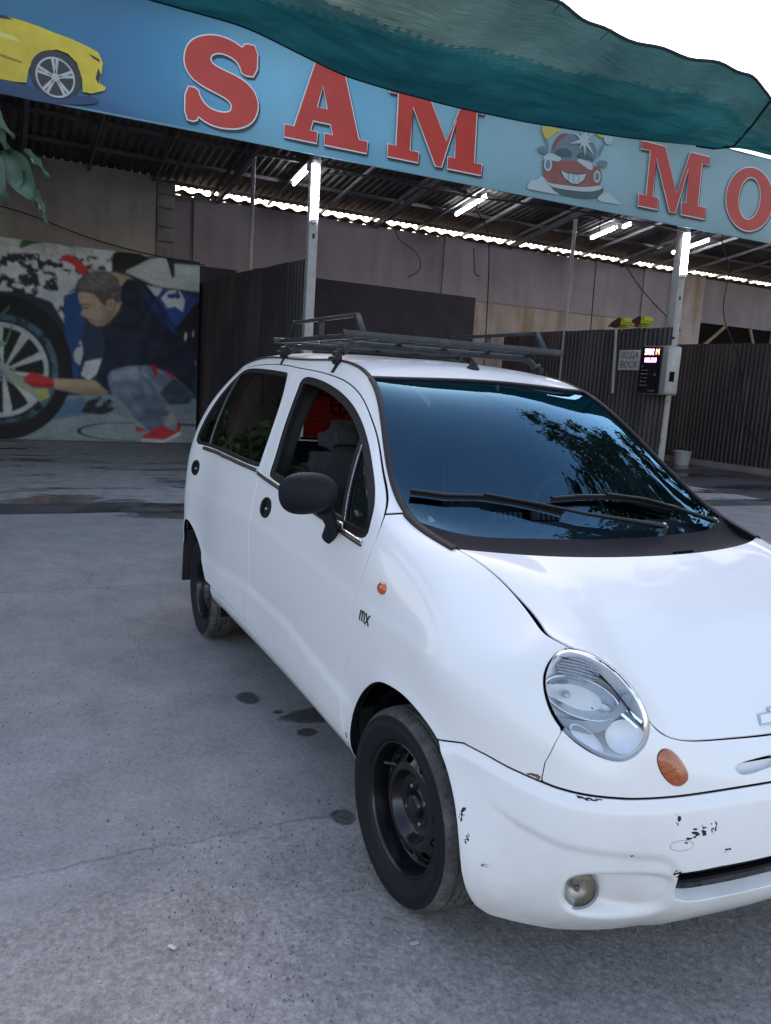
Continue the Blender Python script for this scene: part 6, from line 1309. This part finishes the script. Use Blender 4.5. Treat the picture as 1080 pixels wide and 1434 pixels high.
MB().box((.09, -.1185, -.08), (.03, .003, .045)).build('indicator', M_case, fc); MB().box((.03, -.120, -.355), (.16, .012, .035), bev=.003).build('card_slot', M_alu, fc)
MB().box((.352, .02, -.10), (.012, .11, .17), bev=.003).build('coin_tray', M_dark, term); b = MB(); b.lathe([(0, .012), (.016, .011), (.022, .0)], c=(.35, .0, .12), axis='X', n=14); b.build('lock', M_alu, term)
b = MB(); b.tube([(.20, .10, -.42), (.19, .10, -1.2), (.17, .10, -1.93)], .016, n=10); b.build('stand_pipe', pbr('rusty_pipe', (.30, .26, .22), .8, var=.3, scale=12, dirt=(.14, .07, .03), dscale=14, damt=.9), term)
tag(MB().tube([(-10.35, 8.91, 2.70), (-10.27, 8.91, 1.50)], .03, n=10).build('drain_pipe', M_light), 'short white pipe hanging on the fence left of the sign', 'pipe')
M_yg = pbr('yellow_green', (.42, .46, .03), .5, var=.15, scale=10); M_dr = pbr('dark_red_cloth', (.085, .012, .018), .8, var=.3, scale=10)
for k, (x, lb, gy_) in enumerate(((-10.22, 'dark red and yellow lamp on the fence top above the white pipe', .85), (-9.70, 'yellow and dark red lamp on the fence top nearest the post', .25))):
    t = thing('warning_lamp', lb, 'lamp', (x, 8.93, 2.73), group='small lamps on the fence top')
    b = MB(); b.prism([(-.36*gy_, .02), (-.20, .10), (-.02, .175), (.06, .165), (.06, .03), (-.1, .0)], (0, -.09, 0), (1, 0, 0), (0, 0, 1), -.18); b.build('red_shade', M_dr, t, smooth=False)
    b = MB(); b.prism([(.06, .165), (.14, .165), (.17, .10), (.14, .04), (.06, .03)], (0, -.10, 0), (1, 0, 0), (0, 0, 1), -.20); b.build('yellow_body', M_yg, t, smooth=False)
    MB().box((-.02, 0, .01), (.40, .12, .02), bev=.004).build('base', M_yg, t); MB().tube([(0, 0, -.06), (0, 0, .01)], .014, n=8).build('stem', M_light, t)
# cables
M_cable = pbr('cable', (.010, .010, .012), .6)
def cable(pts, label, r=.012, n=40):
    tag(MB().tube([tuple(p) for p in curve(pts, n)], r, n=6, caps=True).build('cable', M_cable), label, 'cable', 'cables hanging under the roof')
cable([(-12, 6.70, 5.05), (-12, 6.62, 4.85), (-12, 6.86, 4.55), (-12, 6.95, 4.3), (-12, 7.02, 3.6), (-12, 7.08, 1.2)], 'black cable hanging straight down behind the roof rack')
cable([(-12, 9.62, 5.1), (-12, 9.63, 4.0), (-12, 9.66, 2.6)], 'black cable hanging down above the fence lamps')
cable([(-12.4, 10.5, 4.6), (-12.2, 11.0, 3.9), (-12, 11.7, 3.3), (-12, 12.2, 3.0)], 'black cable slanting down to the fence by the right post')
cable([(-11, 12.0, 5.2), (-11, 12.1, 4.7), (-11, 12.3, 4.4), (-11, 12.35, 3.4), (-10.9, 12.9, 2.4), (-10.6, 12.9, 1.2), (-10.2, 12.9, .7)], 'black cable drooping across the far right fence')
cable([(-14.1, 5.9, 4.7), (-14.1, 6.05, 4.45), (-14.1, 6.5, 4.2), (-14.1, 6.6, 3.95), (-14.1, 6.3, 3.7)], 'thin loose wire curling on the back wall above the dark sheet', .010)
cable([(-14.1, 7.9, 4.5), (-14.1, 7.95, 4.1), (-14.1, 8.0, 3.95), (-14.1, 8.12, 3.93)], 'short wire hook on the back wall by the pilaster', .012)
cable([(-13.85, -3, 3.75), (-13.85, -1.6, 3.95), (-13.85, -.4, 3.68), (-13.85, .6, 3.50), (-13.85, 1.9, 3.40)], 'thin wire sagging along the top of the poster', .010)
cable([(-8.9, 2.4, 4.14), (-8.9, 3.2, 4.22), (-8.9, 3.9, 4.19), (-8.9, 5.6, 4.24), (-8.9, 8.9, 4.28)], 'cable running along under the banner between the posts', .014)
# bucket at the foot of the fence
bk = thing('bucket', 'pale grey bucket on the wet floor beside the fence', 'bucket', (-11.75, 12.45, .004)); b = MB(); b.lathe([(0, .0), (.16, .0), (.20, .30), (.215, .30), (.215, .32), (.19, .32), (.15, .02), (0, .02)], n=28); b.build('body', pbr('bucket_grey', (.40, .43, .46), .5), bk)
b = MB(); b.tube([(.2*cos(a), .0+.02, .30-.15*sin(a)) for a in np.linspace(0, pi, 14)], .006, n=6); b.build('handle', M_alu, bk)
# hanging plant at the left edge
M_leaf = pbr('big_leaf', (.045, .095, .065), .6, var=.35, scale=5, bump=.2, bscale=30); M_stem = pbr('stem', (.06, .09, .045), .7)
plant = thing('climbing_plant', 'large limp green leaves hanging in at the upper left edge', 'plant', (-4, -1.6, 2.7))
def leaf(base, tip, width, droop, roll, parent):
    base, tip = Vector(base), Vector(tip); d = (tip-base); L_ = d.length; d.normalize(); side = d.cross(Vector((1, 0, 0))).normalized(); nrm = side.cross(d).normalized(); side = (side*cos(roll)+nrm*sin(roll)); nrm = side.cross(d).normalized()
    V, F = [], []; n = 14
    for i in range(n+1):
        t_ = i/n; w = width*(sin(pi*min(1, t_*1.12)**.75)**.8 if t_ < .9 else (1-t_)*3.2)
        c_ = base+d*L_*t_+Vector((0, 0, -droop*t_*t_))
        for k in range(5): s_ = (k-2)/2; V.append(c_+side*w*s_+nrm*(.45*width*abs(s_)**1.2+.008*sin(i*1.1+k)))
    for i in range(n):
        for k in range(4): F.append((i*5+k, i*5+k+1, i*5+k+6, i*5+k+5))
    o = raw('leaf', V, F, M_leaf, parent); o.parent = plant; o.matrix_parent_inverse = Matrix.Translation(-plant.location); return o
leaf((-4, -1.80, 2.98), (-4, -1.58, 2.66), .085, .03, .2, plant); leaf((-4, -1.60, 2.66), (-4, -1.40, 2.40), .095, .06, -.5, plant); leaf((-4.05, -1.50, 2.68), (-4.05, -1.36, 2.56), .05, .03, 1.0, plant)
leaf((-4, -1.80, 2.66), (-4, -1.60, 2.38), .11, .05, .3, plant); leaf((-4, -1.95, 2.9), (-4, -1.66, 2.60), .09, .05, .6, plant); leaf((-4.1, -1.44, 2.47), (-4.1, -1.37, 2.28), .035, .02, .9, plant); leaf((-4, -2.05, 2.7), (-4, -1.9, 2.35), .1, .05, .1, plant); leaf((-4.02, -1.52, 2.63), (-4.02, -1.50, 2.44), .055, .02, -.9, plant); leaf((-3.95, -1.72, 2.82), (-3.95, -1.55, 2.76), .05, .05, .7, plant); leaf((-4, -1.68, 2.74), (-4, -1.72, 2.5), .07, .02, 1.1, plant)
o = MB().tube([(-4, -2.3, 3.2), (-4, -1.9, 2.95), (-4, -1.62, 2.70), (-4, -1.48, 2.60)], [.012, .01, .008, .004], n=7).build('stem', M_stem); o.parent = plant; o.matrix_parent_inverse = Matrix.Translation(-plant.location)
# trees beside the yard, mirrored in the glass of the car
M_bark = pbr('bark', (.10, .085, .07), .9, var=.3, scale=9, bump=.6, bscale=20); M_fol = pbr('foliage', (.060, .105, .038), .6, var=.4, scale=1.2)
def leafy_tree(loc, label, h, z0, nb_, nl, seedv, spread):
    t = thing('leafy_tree', label, 'tree', loc, group='trees round the yard'); b = MB(); r5 = random.Random(seedv)
    b.tube([(0, 0, 0), (.1, -.1, h*.24), (-.1, -.2, h*.46), (-.4, -.5, h*.72), (-.6, -.6, h)], [.26, .21, .17, .11, .03], n=12); tips = []
    for k in range(nb_):
        z = z0+(h-z0)*.93*k/nb_; a = k*2.4; p = Vector((-.1-.05*k*.6, -.2-.03*k*.6, z)); L_ = spread*(.55+.6*r5.random()); q = p+Vector((cos(a)*L_, sin(a)*L_, .4+.6*r5.random())); b.tube([p, (p+q)/2+Vector((0, 0, .12)), q], [.07, .045, .015], n=7); tips += [q, (p+q)/2]
    b.build('trunk', M_bark, t); rg = np.random.default_rng(seedv+6); cen = np.array([np.array(q)+rg.normal(size=3)*[.55, .55, .38] for q in tips for _ in range(7)])
    C_ = cen[rg.integers(0, len(cen), nl)]+rg.normal(size=(nl, 3))*[.20, .20, .17]
    a1 = rg.normal(size=(nl, 3)); a1 /= np.linalg.norm(a1, axis=1, keepdims=True); a2 = np.cross(a1, rg.normal(size=(nl, 3))); a2 /= np.linalg.norm(a2, axis=1, keepdims=True); sz = rg.uniform(.07, .16, nl)[:, None]
    Vl = np.stack([C_-a1*sz, C_+a2*sz*.45, C_+a1*sz, C_-a2*sz*.45], 1).reshape(-1, 3); raw('crown', Vl, np.arange(nl*4).reshape(-1, 4), M_fol, t, smooth=False)
leafy_tree((-1.5, 9.5, 0), 'leafy tree mirrored as dark foliage on the right of the windscreen', 8.9, 3.2, 22, 26000, 5, 2.8)
leafy_tree((-6.9, -3.3, 0), 'leafy tree mirrored as green foliage in the rear side window', 5.6, 1.0, 22, 11000, 9, .75)
leafy_tree((-9.6, -4.6, 0), 'second leafy tree mirrored faintly in the rear side window', 5.2, .8, 13, 8000, 13, 2.0)
rg = np.random.default_rng(11)
# grit on the yard
M_grit = pbr('grit', (.17, .165, .16), .9, var=.5, scale=3)
gv, gf = [], []
for k in range(4200):
    x = rg.uniform(-5.5, 1.3); y = rg.uniform(-2.8, 1.3) if x > -3 else rg.uniform(-3, .6)
    if k < 2000: x = rg.uniform(-.6, 1.2); y = rg.uniform(-1.3, .5)
    s = rg.uniform(.0012, .0042)*(1.6 if rg.random() < .06 else 1); n0 = len(gv); pts = rg.normal(size=(5, 3))*[1, 1, .5]; pts = pts/np.linalg.norm(pts, axis=1, keepdims=True)
    a = rg.uniform(0, 6.28); gv += [(x+s*cos(a+q*2.09), y+s*sin(a+q*2.09), -.003) for q in range(3)]+[(x+s*.2, y, s*.9)]; gf += [(n0, n0+1, n0+3), (n0+1, n0+2, n0+3), (n0+2, n0, n0+3)]
o = raw('grit', gv, gf, M_grit, smooth=False); o['kind'] = 'stuff'
for k, (x, y, lb) in enumerate(((-.02, -1.30, 'pale scrap of paper on the concrete left of the front wheel'), (.18, -.74, 'pale chip lying near the bottom middle of the yard'), (.95, -.42, 'white scrap on the ground by the front bumper'))):
    b = MB(); b.box((x, y, .001), (.022, .010, .002), rot=Matrix.Rotation(.6+k, 3, 'Z')); tag(b.build('paper_scrap', M_signw), lb, 'scrap')

# greenery across the street side, mirrored in the side glass
hv = []; 
rg2 = np.random.default_rng(4); nl = 6000; cx_ = rg2.uniform(-16, 6, nl); hgt = 2.6+1.2*np.sin(cx_*.9)+.8*np.sin(cx_*2.1+1); cz_ = rg2.uniform(.1, 1, nl)**.8*hgt; cy_ = -15+rg2.normal(size=nl)*.7
C_ = np.stack([cx_, cy_, cz_], 1); a1 = rg2.normal(size=(nl, 3)); a1 /= np.linalg.norm(a1, axis=1, keepdims=True); a2 = np.cross(a1, rg2.normal(size=(nl, 3))); a2 /= np.linalg.norm(a2, axis=1, keepdims=True); sz = rg2.uniform(.16, .34, nl)[:, None]
Vl = np.stack([C_-a1*sz, C_+a2*sz*.5, C_+a1*sz, C_-a2*sz*.5], 1).reshape(-1, 3); o = raw('hedge', Vl, np.arange(nl*4).reshape(-1, 4), M_fol, smooth=False); tag(o, kind='stuff')
